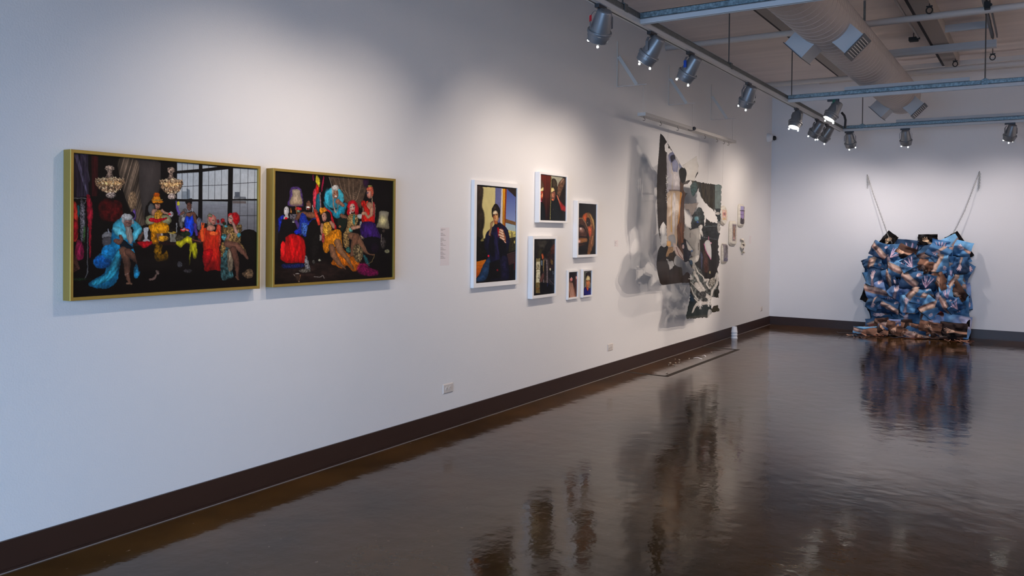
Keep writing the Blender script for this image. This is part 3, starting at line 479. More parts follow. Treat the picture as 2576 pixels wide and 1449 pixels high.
def paint_w6(X, Y):      # head and shoulders portrait
    p = Paint(X, Y, (126,126,118)); p.vol = .42; warp(p, 5, 30); g, q, e, l = p.g, p.q, p.e, p.l
    g([(1180,740),(1240,740),(1230,1180),(1190,1100),(1210,900)], (96,92,92), .2, f=10); g([(1085,780),(1120,780),(1115,900),(1085,1040)], (96,100,90), .2, f=10); g([(1076,1060),(1120,1030),(1145,1060),(1200,1040),(1232,1080),(1230,1176),(1076,1196)], (28,26,116), .3, (14,14))
    g([(1112,900),(1110,800),(1150,755),(1190,765),(1216,830),(1218,930),(1200,950),(1150,900),(1120,960)], (42,32,28), .3, (8,8)); g([(1118,880),(1150,820),(1190,850),(1194,950),(1180,1010),(1150,1040),(1122,1000),(1114,940)], (214,140,88), .1, f=6); g([(1120,870),(1150,820),(1188,850),(1186,900),(1122,905)], (230,212,156), f=5); l([(1126,920),(1148,924)], 12, (50,26,20)); l([(1162,916),(1184,916)], 11, (60,34,24)); l([(1156,930),(1158,970)], 7, (196,96,60)); l([(1138,994),(1166,992)], 8, (176,40,34)); g([(1120,1000),(1150,1036),(1162,1060),(1146,1100),(1128,1060)], (206,88,50), .2)
    return p.C

# ------------------------------------------------------------------ the torn hanging photograph
PAPER = (186,181,173)
def paint_torn(X, Y):
    B = 1333; sh = X.shape
    p = Paint(X, Y, (38,36,34)); g, q, e, l = p.g, p.q, p.e, p.l
    wob = lambda a, s: a*vnoise(p.X/s, p.Y/s)
    X0, Y0 = p.X.copy(), p.Y.copy(); X1 = p.X+wob(18, 22); Y1 = p.Y+wob(18, 17)
    left = [(368,42),(405,80),(455,165),(528,285),(600,395),(668,515),(705,545),(735,600),(728,680),(748,715),(700,770),(690,840),(712,890),(752,905),(712,960),(700,1100),(710,1330),(694,1480),(720,B+230),(770,B+320),(830,B+400),(828,B+440),(780,B+490),(782,B+540),(720,B+582),(694,B+560),(600,B+480),(560,B+520),(556,B+600),(612,B+640),(668,B+660),(684,B+770),(740,B+720),(786,B+760),(790,B+868),(640,B+882),(500,B+900),(375,B+908),(330,B+800),(300,B+620),(318,B+430),(352,B+345),(362,B+338),(350,B+230),(326,B+100),(312,1200),(303,900),(310,600),(334,300),(350,60)]
    right = [(848,720),(950,745),(1090,768),(1250,776),(1242,960),(1232,1200),(1226,B+100),(1204,B+250),(1198,B+420),(1220,B+545),(1192,B+680),(1204,B+800),(1208,B+1090),(1190,B+1200),(1218,B+1296),(1112,B+1310),(1060,B+1384),(730,B+1402),(744,B+1280),(782,B+1130),(788,B+940),(760,B+830),(790,B+760),(850,B+700),(800,B+640),(762,B+560),(790,B+520),(836,B+400),(745,B+270),(700,B+220),(690,B+150),(715,B+60),(752,B+45),(800,B+100),(806,B-30),(824,1262),(770,1150),(716,1150),(704,1060),(800,1050),(915,1042),(870,1130),(850,1180),(880,1160),(920,1105),(945,1112),(985,1180),(1000,1280),(995,1385),(1010,1360),(1018,1260),(1060,1310),(1120,1330),(1196,1345),(1190,1280),(1130,1160),(1060,1100),(962,985),(930,900),(905,822),(880,900),(832,960),(800,880),(790,800)]
    kite = [(676,500),(780,430),(884,362),(894,430),(908,490),(906,610),(862,690),(826,780),(800,712),(750,770),(700,780),(690,700),(730,660),(735,600),(705,545)]
    A = np.zeros(p.X.size)
    for poly, sm in ((left, True), (right, False), (kite, False)):
        if poly is right: p.X, p.Y = X1, Y1
        if poly is kite: p.X, p.Y = X0, Y0
        i, m = p.mask(poly, 2, sm); A[i] = np.maximum(A[i], m)
    holes = [[(455,168),(422,200),(430,290),(452,300),(462,345),(500,305),(528,300),(500,262),(470,246),(470,200)], [(346,1440),(380,1345),(418,1340),(445,1440),(446,B+330),(372,B+335),(352,B+200)], [(446,B+530),(470,B+545),(492,B+570),(540,B+560),(552,B+620),(500,B+690),(480,B+640)],
             [(1100,B+1100),(1150,B+1090),(1206,B+1110),(1190,B+1190),(1130,B+1220),(1102,B+1250)], [(440,700),(450,640),(462,760),(452,840)]]
    p.X, p.Y = X1, Y1
    for h in holes:
        i, m = p.mask(h, 2, True); A[i] = np.minimum(A[i], 1-m)
    # colours
    p.X = X0+wob(5, 40); p.Y = Y0+wob(5, 40)
    p.vol = .2
    g([(360,40),(455,165),(450,300),(440,600),(448,900),(452,1300),(452,1500),(445,B+400),(300,B+200),(300,500),(330,200)], ((32,23,19),(30,19,15)), .15, (20,60)); g([(370,50),(450,150),(420,180),(390,140)], (12,10,10)); g([(456,170),(525,285),(500,300),(465,240)], (14,12,12))
    g([(445,320),(500,300),(545,290),(620,420),(672,530),(640,560),(640,880),(470,900),(444,800),(450,600)], (176,172,186), .12, (30,60)); g([(540,290),(600,390),(670,520),(640,520),(590,440),(555,330)], PAPER); l([(560,320),(610,430),(660,520)], 5, (130,140,170))
    g([(472,350),(500,310),(550,300),(556,350),(560,400),(600,440),(614,500),(600,590),(560,600),(530,560),(500,450),(480,420)], (104,112,160), .15, (20,30)); g([(500,370),(560,345),(575,420),(530,440),(515,460)], (26,28,52), f=5); e(570,500,42,90,(116,122,164), .08, f=.3); g([(622,470),(680,520),(640,540)], (104,114,150)); g([(618,520),(640,560),(650,620),(625,640)], (176,172,178)); l([(520,460),(530,700),(525,860)], 7, (176,150,80)); l([(484,520),(500,620)], 8, PAPER)
    g([(530,610),(600,600),(630,700),(625,860),(540,870),(528,740)], (200,190,196), .12, (20,40), f=8); q([(480,850),(640,855),(640,885),(480,880)], (96,84,86), f=14)
    g([(626,600),(650,540),(700,532),(735,590),(728,680),(700,760),(650,720)], (12,10,10)); g([(640,700),(690,700),(720,900),(700,1100),(710,B+220),(700,B+520),(640,B+480),(600,1400),(640,1000)], (78,56,46), .35, (10,120), f=6)
    g([(470,885),(660,890),(655,1000),(630,1200),(600,1440),(600,B+300),(560,B+400),(450,B+420),(452,1100)], ((206,176,140),(196,166,140)), .22, (26,160), f=6); l([(656,900),(640,1100),(610,1440)], [20,16,8], (206,134,30)); l([(522,900),(518,1200),(515,B+130)], [6,9,16], (206,160,50)); g([(535,950),(580,940),(570,1300),(560,1500),(530,1440)], (216,204,200), .2, (12,90), f=6); l([(600,1000),(590,1420)], 14, (206,190,176), .2, f=5)
    g([(600,1380),(690,1340),(700,B+200),(680,B+300),(620,B+300)], (92,58,40), .4, (8,90), f=8); g([(470,B+200),(560,B+180),(580,B+300),(560,B+360),(500,B+330)], (140,140,144), f=8); g([(450,B+280),(500,B+270),(506,B+330),(450,B+345)], (224,160,40)); g([(440,B+380),(530,B+350),(530,B+440),(440,B+500)], (150,116,76), .3, f=8)
    g([(540,B+300),(590,B+330),(690,B+480),(696,B+550),(620,B+500),(570,B+440)], (204,180,170), .15, f=6); l([(585,B+360),(620,B+460),(680,B+530)], 10, (96,60,60)); g([(660,B+320),(700,B+290),(740,B+300),(780,B+400),(830,B+420),(790,B+520),(720,B+580),(690,B+520),(690,B+430)], (26,26,36), .5, (14,14)); g([(735,B+262),(832,B+402),(770,B+404),(745,B+350)], (206,202,196), f=3); g([(690,B+250),(720,B+240),(735,B+300),(700,B+290)], (14,12,12)); e(688,B+350,16,30,(180,156,156), .3); e(814,B+420,16,20,(50,80,120), .5)
    g([(355,B+340),(462,B+344),(440,B+470),(450,B+560),(495,B+690),(560,B+650),(660,B+680),(690,B+770),(745,B+722),(790,B+770),(790,B+870),(500,B+900),(375,B+908),(330,B+800),(300,B+620),(318,B+430)], ((26,18,15),(52,41,35)), .15, (60,20)); g([(352,B+345),(462,B+344),(430,B+470),(330,B+560),(310,B+540)], (12,10,9), f=10); l([(485,B+700),(505,B+890)], 4, (20,16,14)); g([(480,B+460),(545,B+440),(550,B+550),(500,B+530)], (48,38,30), .3)
    p._sh = None; q(kite, (214,209,200), .05, (60,60)); l([(676,500),(884,362)], 4, (110,104,98)); l([(884,362),(908,490),(906,610)], 4, (120,114,108)); g([(862,680),(880,620),(906,590),(904,640)], (30,28,26)); g([(650,540),(705,535),(738,600),(728,680),(700,760),(650,720)], (12,10,10)); g([(690,770),(700,740),(790,715),(800,780),(720,780)], (70,64,60), .9, (8,10))
    q([(790,715),(1140,765),(1150,1180),(1200,1330),(1060,1310),(900,800),(830,960),(790,860)], (58,58,50), .5, (18,90)); g([(800,780),(870,740),(900,800),(880,880),(830,950),(800,880)], (60,84,84), .4, (16,16)); g([(940,760),(1130,780),(1120,1150),(1060,1100),(970,980)], (54,48,38), .5, (12,100), f=10); q([(1152,772),(1250,778),(1232,1180),(1150,1150)], (88,112,110), .2, (20,60)); l([(1150,890),(1240,860)], 4, (50,66,66)); q([(1150,1130),(1234,1130),(1228,1420),(1204,1420),(1180,1250)], (40,48,50), .4, (14,20)); e(1195,1200,30,20,PAPER, .9, (8,8))
    q([(704,1060),(915,1042),(900,1120),(850,1190),(800,1240),(770,1140),(716,1150)], (138,128,122), .1, (10,60)); g([(820,1260),(860,1160),(930,1110),(985,1190),(995,1380),(960,1420),(820,1450)], (46,54,54), .5, (16,16)); e(885,1275,34,36,(76,130,144), .3, f=.5); e(898,1335,16,18,(40,80,170), .5); q([(830,1330),(1000,1340),(1226,1330),(1226,B+120),(1190,B+250),(930,B+260),(900,B+100),(806,B+110)], (30,34,38), .6, (30,10)); l([(1000,B+60),(1210,B+46)], 6, (90,104,110)); l([(940,B+200),(1180,B+250)], 5, (96,100,110)); e(1210,B+70,26,90,(176,172,164), .9, (6,8), a=.7)
    g([(700,B+150),(715,B+60),(755,B+45),(790,B+110),(850,B+90),(912,B+76),(935,B+100),(930,B+300),(925,B+480),(830,B+500),(800,B+440),(836,B+400),(745,B+270),(700,B+220)], (150,147,143), .07, (60,60)); l([(790,B+150),(788,B+215)], 8, (40,38,36)); g([(800,B+110),(905,B+95),(912,B+240),(850,B+190)], (166,162,156)); l([(926,B+90),(930,B+300),(915,B+470)], 5, (90,82,76)); l([(912,B+300),(905,B+400)], 9, (60,50,46), .8)
    q([(930,B+250),(1200,B+250),(1200,B+700),(1110,B+820),(1000,B+830),(950,B+700),(936,B+500)], (26,22,22), .35, (26,40)); g([(1000,B+300),(1020,B+265),(1052,B+254),(1086,B+290),(1102,B+440),(1092,B+540),(1050,B+470),(1010,B+370)], (178,178,184), .08, (30,30), f=4); l([(992,B+310),(1020,B+420),(1092,B+536)], 7, (196,40,140)); l([(1058,B+205),(1062,B+255)], 7, (200,90,140)); e(1094,B+300,12,14,(190,120,150)); g([(985,B+400),(1040,B+470),(1060,B+700),(1000,B+720),(980,B+560)], (70,42,38), .4, (14,30), f=10); g([(940,B+420),(975,B+500),(960,B+700),(945,B+600)], (60,64,90), .3, f=8); e(1080,B+730,12,22,(130,120,60), .5); l([(920,B+60),(950,B+140),(970,B+190)], [20,40,20], (186,182,176), .6); l([(930,B+150),(935,B+240)], 18, PAPER, .6); e(950,B+60,26,30,PAPER, .9, (7,7))
    g([(776,B+530),(850,B+500),(910,B+474),(925,B+500),(900,B+560),(850,B+600),(840,B+650),(810,B+580)], (204,200,192), .1, f=4); g([(775,B+560),(810,B+545),(830,B+600),(800,B+620)], (40,60,80), .4)
    q([(850,B+600),(950,B+700),(1010,B+840),(1100,B+830),(1200,B+700),(1210,B+1090),(1100,B+1180),(1060,B+1170),(860,B+1150),(800,B+960),(790,B+800)], (72,76,74), .9, (16,34), ang=.4)
    for k, (pts, w) in enumerate((([(850,B+600),(900,B+720),(980,B+790),(1000,B+850),(1030,B+850)],16),([(840,B+640),(860,B+760),(880,B+780),(930,B+880),(990,B+980)],40),([(1010,B+830),(1060,B+830),(1030,B+900),(1070,B+960),(1120,B+900),(1180,B+740)],22),([(1190,B+760),(1180,B+900),(1110,B+1000),(1100,B+1060)],30),([(800,B+870),(850,B+920),(915,B+990)],14),([(800,B+940),(840,B+1040),(900,B+1120)],18),([(880,B+900),(990,B+1040),(1080,B+1100)],60),([(790,B+760),(830,B+820),(770,B+820)],14),([(850,B+1100),(900,B+1150),(960,B+1150)],14))): l(pts, w, (184,180,172), .25, (10,10), f=4)
    e(1110,B+870,44,70,(110,106,96), .8, (9,16), rot=.4); e(975,B+1050,50,50,(56,56,56), .6, (10,14)); g([(1140,B+1000),(1205,B+980),(1208,B+1090),(1150,B+1110)], (30,30,24), .3); g([(910,B+760),(960,B+800),(960,B+860),(930,B+860)], (66,76,76), .5)
    q([(730,B+1402),(744,B+1280),(782,B+1130),(850,B+1140),(900,B+1170),(1100,B+1180),(1100,B+1260),(1060,B+1384)], ((30,40,44),(40,50,50)), .15, (60,10)); q([(736,B+1372),(1060,B+1340),(1060,B+1384),(730,B+1402)], (62,64,60), f=14); g([(1110,B+1240),(1190,B+1200),(1218,B+1296),(1112,B+1310)], (58,54,42), .15); g([(780,B+1000),(830,B+1080),(860,B+1150),(790,B+1130)], (26,44,62), .2)
    g([(880,B+1170),(950,B+1155),(1080,B+1150),(1080,B+1180),(900,B+1215),(870,B+1240),(840,B+1300),(812,B+1320),(830,B+1260)], (186,182,176), .1); g([(1040,B+1340),(1060,B+1270),(1100,B+1280),(1104,B+1350),(1060,B+1380)], (160,162,162), .3); l([(1052,B+1370),(1092,B+1362)], 14, (224,222,218)); e(1090,B+1150,24,60,(196,192,184), .9, (7,8))
    for cx, cy, r in ((938,B+1190,70),(1060,B+1170,56),(1150,1190,40),(945,1440,36),(800,B+800,36)):
        for a in (0.5, 1.3, 1.85, 2.6): l([(cx-r*math.cos(a)*.45, cy-r*math.sin(a)), (cx+r*math.cos(a)*.45, cy+r*math.sin(a))], 9, (214,214,214))
    for k in range(26): e(760+30*math.sin(k*5.1), 1230+k*7+6*math.sin(k), 7, 8, (176,172,166), .5)
    for k in range(40): e(462+24*math.sin(k*2.3), 620+k*11, 5, 7, (206,204,204), .3, a=.8)
    p.X, p.Y = X0, Y0
    return p.C, A.reshape(sh)

# ------------------------------------------------------------------ small plaster edged pieces
def paint_s(kind):
    def f(X, Y):
        p = Paint(X, Y, (214,205,180)); g, q, e, l = p.g, p.q, p.e, p.l
        p._put(np.arange(p.X.size), np.ones(p.X.size), (208,203,193), .06, (14,14))
        if kind == 'oval': q([(222,590),(286,592),(286,745),(222,745)], (206,176,158), .15, (8,14), f=6); e(252,655,24,40,(196,140,128), .4, (6,8), f=.6); e(252,655,10,16,(130,90,96), f=.6); e(250,620,14,8,(214,196,190)); e(252,695,14,8,(214,196,190)); e(250,730,20,10,(204,176,110), f=.8)
        if kind == 'tall': q([(376,808),(432,812),(424,1066),(376,1062)], (134,120,122), .3, (8,30)); e(402,940,12,90,(150,112,84), .5, (5,16), f=.8); l([(380,820),(426,820)], 12, (120,108,120)); e(400,1020,10,20,(190,150,140), .5)
        if kind == 'grey': q([(240,1110),(308,1110),(306,1376),(240,1376)], ((128,120,124),(112,110,120)), .15, (10,30)); e(284,1170,14,40,(84,78,80), .5, (5,6), f=.7); l([(290,1210),(262,1280),(250,1300)], 8, (92,84,82), .5); g([(250,1330),(300,1320),(300,1370),(248,1372)], (92,88,108), .4)
        if kind == 'window': q([(500,536),(556,540),(552,802),(500,798)], (150,130,180), .15, (10,10)); q([(500,536),(556,540),(555,590),(500,590)], (158,152,196)); l([(500,603),(555,606)], 16, (60,48,74)); l([(500,662),(552,664)], 7, (90,76,110)); g([(498,720),(520,715),(530,735),(552,715),(553,802),(498,800)], (54,44,50), .3); l([(554,540),(550,800)], 8, (120,104,100))
        if kind == 'twist': p._put(np.arange(p.X.size), np.ones(p.X.size), (212,204,192), .1, (8,8)); e(548,1128,12,18,(60,46,42), .4, f=.4); e(548,1185,13,18,(66,50,44), .4, f=.4); l([(530,1060),(545,1090)], 5, (170,160,140)); e(545,1235,10,8,(120,110,90), f=.5)
        return p.C
    return f
# ------------------------------------------------------------------ the room
XR, YB = 8.2, -3.0
b = BM(); box(b, -0.1, XR+.1, YB-.1, D+.1, -0.1, 0.0); 
mf = bpy.data.materials.new('sealed_concrete'); mf.use_nodes = True
nt = mf.node_tree; P_ = nt.nodes['Principled BSDF']; N = nt.nodes.new; L = nt.links.new
tc = N('ShaderNodeTexCoord')
n1 = N('ShaderNodeTexNoise'); n1.inputs['Scale'].default_value = 1.1; n1.inputs['Detail'].default_value = 7; n1.inputs['Roughness'].default_value = 0.62
L(tc.outputs['Object'], n1.inputs['Vector'])
cr = N('ShaderNodeValToRGB'); cr.color_ramp.elements[0].position = 0.34; cr.color_ramp.elements[1].position = 0.68
cr.color_ramp.elements[0].color = (*lin((50, 32, 11)), 1); cr.color_ramp.elements[1].color = (*lin((92, 61, 27)), 1)
L(n1.outputs['Fac'], cr.inputs['Fac'])
n3 = N('ShaderNodeTexNoise'); n3.inputs['Scale'].default_value = 38; n3.inputs['Detail'].default_value = 4; L(tc.outputs['Object'], n3.inputs['Vector'])
cr3 = N('ShaderNodeValToRGB'); cr3.color_ramp.elements[0].position = 0.70; cr3.color_ramp.elements[1].position = 0.74
cr3.color_ramp.elements[0].color = (0, 0, 0, 1); cr3.color_ramp.elements[1].color = (0.5, 0.5, 0.5, 1); L(n3.outputs['Fac'], cr3.inputs['Fac'])
mx = N('ShaderNodeMixRGB'); mx.inputs['Color2'].default_value = (*lin((150, 130, 112)), 1); L(cr3.outputs['Color'], mx.inputs['Fac']); L(cr.outputs['Color'], mx.inputs['Color1']); L(mx.outputs['Color'], P_.inputs['Base Color'])
n2 = N('ShaderNodeTexNoise'); n2.inputs['Scale'].default_value = 3.0; n2.inputs['Detail'].default_value = 4; L(tc.outputs['Object'], n2.inputs['Vector'])
mr = N('ShaderNodeMapRange'); mr.inputs['From Min'].default_value = 0.35; mr.inputs['From Max'].default_value = 0.7; mr.inputs['To Min'].default_value = 0.07; mr.inputs['To Max'].default_value = 0.14
L(n2.outputs['Fac'], mr.inputs['Value']); L(mr.outputs['Result'], P_.inputs['Roughness'])
n4 = N('ShaderNodeTexNoise'); n4.inputs['Scale'].default_value = 7; n4.inputs['Detail'].default_value = 3; L(tc.outputs['Object'], n4.inputs['Vector'])
n5 = N('ShaderNodeTexNoise'); n5.inputs['Scale'].default_value = 45; n5.inputs['Detail'].default_value = 2; L(tc.outputs['Object'], n5.inputs['Vector'])
ad = N('ShaderNodeMath'); ad.operation = 'MULTIPLY_ADD'; ad.inputs[1].default_value = 0.07; L(n5.outputs['Fac'], ad.inputs[0]); L(n4.outputs['Fac'], ad.inputs[2])
bp = N('ShaderNodeBump'); bp.inputs['Strength'].default_value = 0.12; bp.inputs['Distance'].default_value = 0.02; L(ad.outputs[0], bp.inputs['Height']); L(bp.outputs['Normal'], P_.inputs['Normal'])
P_.inputs['IOR'].default_value = 1.5; P_.inputs['Specular IOR Level'].default_value = 0.28
struct('floor', b, mf)
b = BM(); box(b, -0.1, 0, YB, D+.1, 0, CEIL+.1); struct('wall_left', b, M_WALL)
b = BM(); box(b, 0, XR, D, D+.1, 0, CEIL+.1); struct('wall_far', b, M_FARWALL)
b = BM(); box(b, XR, XR+.1, YB, D+.1, 0, CEIL+.1); struct('wall_right', b, M_WALL)
# street side wall behind the camera with a wide shop window
b = BM(); box(b, 0, XR, YB-.1, YB, 0, 0.12); box(b, 0, XR, YB-.1, YB, 2.4, CEIL+.1); box(b, 0, 0.35, YB-.1, YB, .12, 2.4); box(b, 5.05, XR, YB-.1, YB, .12, 2.4)
struct('wall_back', b, M_WALL)
b = BM()
for x in (0.35, 1.9, 3.45, 4.99): box(b, x, x+.06, YB-.08, YB-.02, .12, 2.4)
box(b, .35, 5.05, YB-.08, YB-.02, .12, .18); box(b, .35, 5.05, YB-.08, YB-.02, 2.34, 2.4)
struct('window_1', b, M_BLACK)
b = BM(); box(b, 0, XR, YB-.1, D+.1, CEIL, CEIL+.12); struct('ceiling', b, M_CEIL)
b = BM(); box(b, 0, 0.012, YB, D, 0, BB, bevel=0); box(b, 0, 0.022, YB, D, 0, 0.012); struct('baseboard_left', b, M_BASE)
b = BM(); box(b, 0.012, XR, D-.012, D, 0, BB); box(b, 0.012, XR, D-.022, D, 0, 0.012); struct('baseboard_far', b, M_BASE)
b = BM(); tube(b, [(0.026, YB, 0.001), (0.026, D, 0.001)], 0.0035, 6); struct('trim_1', b, mat('sealant_line', (120, 112, 110), 0.5))
# paint chips on the baseboard top, above the vinyl
# ceiling joists running away from the camera
for i, (x, w, y1) in enumerate(((1.27, 0.15, 12.9), (2.64, 0.17, 12.6), (5.2, 0.17, D))):
    b = BM(); box(b, x, x+w, YB, y1, 3.79, CEIL); struct('trim_%d' % (i+2), b, M_BEAM)
    b = BM(); box(b, x-0.035, x, YB, y1, 3.80, 3.84); struct('trim_%d' % (i+5), b, M_DARKG)

# ------------------------------------------------------------------ framed photographs
def framed(label, y0, y1, z0, z1, depth, lip, paint, tf, m_frame, group=None, cat='framed photo', step=0.002, gain=1.5, recess=0.012, pieces=None):
    yc, zc = (y0+y1)/2, (z0+z1)/2
    t = empty('framed_photograph', label, cat, (0, yc, zc), group)
    def loc(o): o.location = (0, 0, 0)
    b = BM(); hy, hz = (y1-y0)/2, (z1-z0)/2; bv = 0.0015
    prof = [(0.002, 0), (depth-bv, 0), (depth, bv), (depth, lip-bv), (depth-bv, lip), (depth-recess-0.004, lip), (0.002, lip)]
    rings = []
    for (sy, sz) in ((-1, -1), (1, -1), (1, 1), (-1, 1)):
        rings.append([b.verts.new((x, sy*(hy-k), sz*(hz-k))) for x, k in prof])
    for i in range(4):
        A, B2 = rings[i], rings[(i+1) % 4]
        for k in range(len(prof)): b.faces.new((A[k], A[(k+1) % len(prof)], B2[(k+1) % len(prof)], B2[k]))
    obj('frame', b, m_frame, t)
    b = BM(); box(b, 0.003, depth-recess-0.004, -hy+lip, hy-lip, -hz+lip, hz-lip); obj('backing_board', b, M_BLACK if m_frame is M_GOLD else M_WHITE, t)
    xp = depth-recess
    G = wall_grid(y0+lip-.001, y1-lip+.001, z0+lip-.001, z1-lip+.001, xp, step)
    px, py = proj(G)
    C = paint((px-tf[1])*tf[0], (py-tf[2])*tf[0]).reshape(G.shape)
    G = G-np.array([0, yc, zc])
    grid_mesh('photographic_print', G, C, M_PRINT, t, gain=gain)
    return t
T1 = (1449/440, 140, 360); T2 = (1449/360, 650, 400)
framed('large gold framed photograph of a costumed dinner party around a table with two chandeliers', 2.065, 3.147, 1.16, 1.85, .06, .016, paint_dinner, T1, M_GOLD, step=.0016, gain=.98)
framed('gold framed photograph of costumed people crowded on a sofa between two table lamps', 3.237, 4.303, 1.161, 1.846, .06, .016, paint_lounge, T2, M_GOLD, step=.0019, gain=.98)
TW1 = (1449/160, 1170, 440); TW2 = (1530/190, 1330, 420); TW4 = (1449/200, 1320, 580)
WG = 'white framed photographs'
framed('large white framed photograph of a man in a dark knit cap seated by a window', 5.27, 5.935, 1.048, 1.897, .032, .036, paint_w1, TW1, M_WHITE, WG, step=.0025, gain=.85)
framed('white framed photograph of a capped face beside its mirror image, highest on the wall', 6.235, 6.75, 1.577, 2.024, .05, .02, paint_w2, TW2, M_WHITE, WG, step=.0025, gain=.85)
framed('white framed close portrait with a blurred hand in front of the face', 6.945, 7.382, 1.251, 1.797, .05, .026, paint_w3, TW2, M_WHITE, WG, step=.0025, gain=.85)
framed('white framed photograph of a figure standing in a dim room beside pale paper sheets', 6.13, 6.562, .909, 1.456, .05, .026, paint_w4, TW4, M_WHITE, WG, step=.0025, gain=.85)
framed('small white framed photograph of blurred pinkish folds', 6.825, 7.038, .855, 1.132, .022, .018, paint_w5, TW4, M_WHITE, WG, step=.0025, gain=.85)
framed('small white framed head and shoulders portrait in a blue top', 7.11, 7.322, .858, 1.133, .03, .018, paint_w6, TW4, M_WHITE, WG, step=.0025, gain=.85)

# ------------------------------------------------------------------ wall text panels (rows too small to read)
def text_panel(label, y0, y1, z0, z1, rows, inset):
    t = empty('wall_text_label', label, 'label', (0, y0, z0))
    b = BM(); box(b, 0, .0012, 0, y1-y0, 0, z1-z0); obj('card', b, mat('label_card', (222, 214, 216), .6), t)
    b = BM(); rr = random.Random(3)
    for (z, w) in rows:
        y = inset
        while y < w:
            k = rr.uniform(.006, .014); box(b, .0012, .0018, y, min(y+k, w), z, z+.0035); y += k+.0022
    obj('printed_text', b, mat('label_ink', (158, 150, 150), .6), t)
    return t
rows = []
for blk, (z, ws) in enumerate(((.27, (.058, .034)), (.24, (.032, .05, .062)), (.203, (.035, .042, .066, .02)), (.166, (.03, .036, .065)), (.132, (.03, .04, .066)), (.1, (.028, .042, .062)), (.07, (.036, .05, .062)))):
    for k, w in enumerate(ws): rows.append((z-k*.0082, w))
text_panel('tall pale wall label with rows of tiny grey print left of the large white frame', 4.88, 4.99, 1.235, 1.44+.08, rows, .003)
text_panel('small pale wall label with three short rows of print left of the torn hanging print', 7.865, 7.95, 1.345, 1.415, [(.05, .05), (.04, .03), (.03, .045), (.015, .03)], .004)
b = BM(); box(b, 0, .0015, 0, .09, 0, .12); tag(obj('wall_text_label', b, mat('label_card', (222, 214, 216), .6), loc=(0, 12.62, 1.34)), 'faint pale wall label right of the small plaster edged pieces', 'label')

# ------------------------------------------------------------------ outlets
def outlet(label, y, z):
    t = empty('wall_outlet', label, 'outlet', (0, y, z), 'wall outlets along the left wall')
    b = BM(); w, h = .0645, .038
    A = [b.verts.new((0, sy*w, sz*h)) for sy, sz in ((-1, -1), (1, -1), (1, 1), (-1, 1))]
    B2 = [b.verts.new((.007, sy*(w-.008), sz*(h-.008))) for sy, sz in ((-1, -1), (1, -1), (1, 1), (-1, 1))]
    for i in range(4): b.faces.new((A[i], A[(i+1) % 4], B2[(i+1) % 4], B2[i]))
    b.faces.new(B2); obj('plate', b, M_PLATE, t)
    for s in (-1, 1):
        b = BM(); lathe(b, [(.016, 0), (.016, .0085), (.0145, .0095)], 20, Matrix.Translation((0, s*.0195, 0)) @ Matrix.Rotation(PI/2, 4, 'Y')); r = obj('receptacle', b, M_PLATE, t)
        b = BM()
        for dy, dz in ((-.005, .006), (-.005, -.006), (.007, 0)): box(b, .0094, .0099, s*.0195+dy-.003, s*.0195+dy+.003, dz-.0012, dz+.0012)
        obj('slot', b, M_DARKG, r)
    return t
outlet('white duplex wall outlet below the gap between gold and white frames', 4.988, .303)
outlet('white wall outlet low on the wall near the torn print shadow', 7.785, .298)
outlet('small white wall outlet near the far left corner', 13.32, .29)

# ------------------------------------------------------------------ corner sensor
t = empty('security_sensor', 'white dome security sensor with a black lens high in the far left corner', 'sensor', (0, 13.55, 3.06))
b = BM(); lathe(b, [(.07, 0), (.07, .02), (.062, .055), (.04, .085), (.0, .09)], 24, Matrix.Rotation(PI/2, 4, 'Y'), cap=False); obj('housing', b, M_WHITE, t, smooth=True)
b = BM(); lathe(b, [(.0, -.01), (.032, -.008), (.038, .02), (.03, .04), (0, .045)], 20, Matrix.Translation((.085, .02, -.01)) @ Matrix.Rotation(PI/2, 4, 'Y'), cap=False); obj('lens', b, M_BLACK, t, smooth=True)

# ------------------------------------------------------------------ tracks: galvanised strut above, white lighting track below
def rail(name, label, axis, a0, a1, c, strut_gap=()):
    """axis 'y' runs away from the camera at x=c, axis 'x' runs across at y=c"""
    t = empty(name, label, 'lighting track', (0, 0, RZ))
    def bx(bm, u0, u1, w0, w1, z0, z1):
        if axis == 'y': box(bm, c+w0, c+w1, u0, u1, z0, z1)
        else: box(bm, u0, u1, c+w0, c+w1, z0, z1)
    b = BM(); W = .027 if axis == 'y' else .019; s0, s1 = (-.017, -.001) if axis == 'y' else (-.007, .007)
    bx(b, a0, a1, -W, -W+.004, 0, .036); bx(b, a0, a1, W-.004, W, 0, .036); bx(b, a0, a1, -W, W, .033, .0375)
    bx(b, a0, a1, -W+.0035, s0, 0, .003); bx(b, a0, a1, s1, W-.0035, 0, .003)
    obj('track_channel', b, M_TRACK, t)
    b = BM(); bx(b, a0+.02, a1-.02, -W+.005, W-.005, .0032, .012); obj('conductor_slot', b, M_BLACK, t)
    b = BM(); 
    bx(b, a0, a1, -.0206, -.018, .038, .079); bx(b, a0, a1, .018, .0206, .038, .079); bx(b, a0, a1, -.0206, .0206, .038, .041); bx(b, a0, a1, -.0206, -.011, .076, .079); bx(b, a0, a1, .011, .0206, .076, .079)
    obj('support_strut', b, M_GALV if axis == 'x' else M_GALVSHADE, t)
    return t
ra = rail('lighting_track', 'long lighting track with steel strut running along the left wall', 'y', 0.5, R3+.02, RX)
for k, y in enumerate((5.0+.02, 6.9+.4, R2-.35, R2+1.2)):
    pass
for a, c, l in ((R1, 'nearest cross lighting track, bluish galvanised strut over white channel'.strip(), None), (R2, 'middle cross lighting track carrying one spotlight and a hanging rod bracket', None), (R3, 'farthest cross lighting track in front of the far wall', None)):
    rail('lighting_track', c, 'x', RX+.0265, 7.6, a)
b = BM(); box(b, -.02, .02, -.12, .12, -.002, .004); 
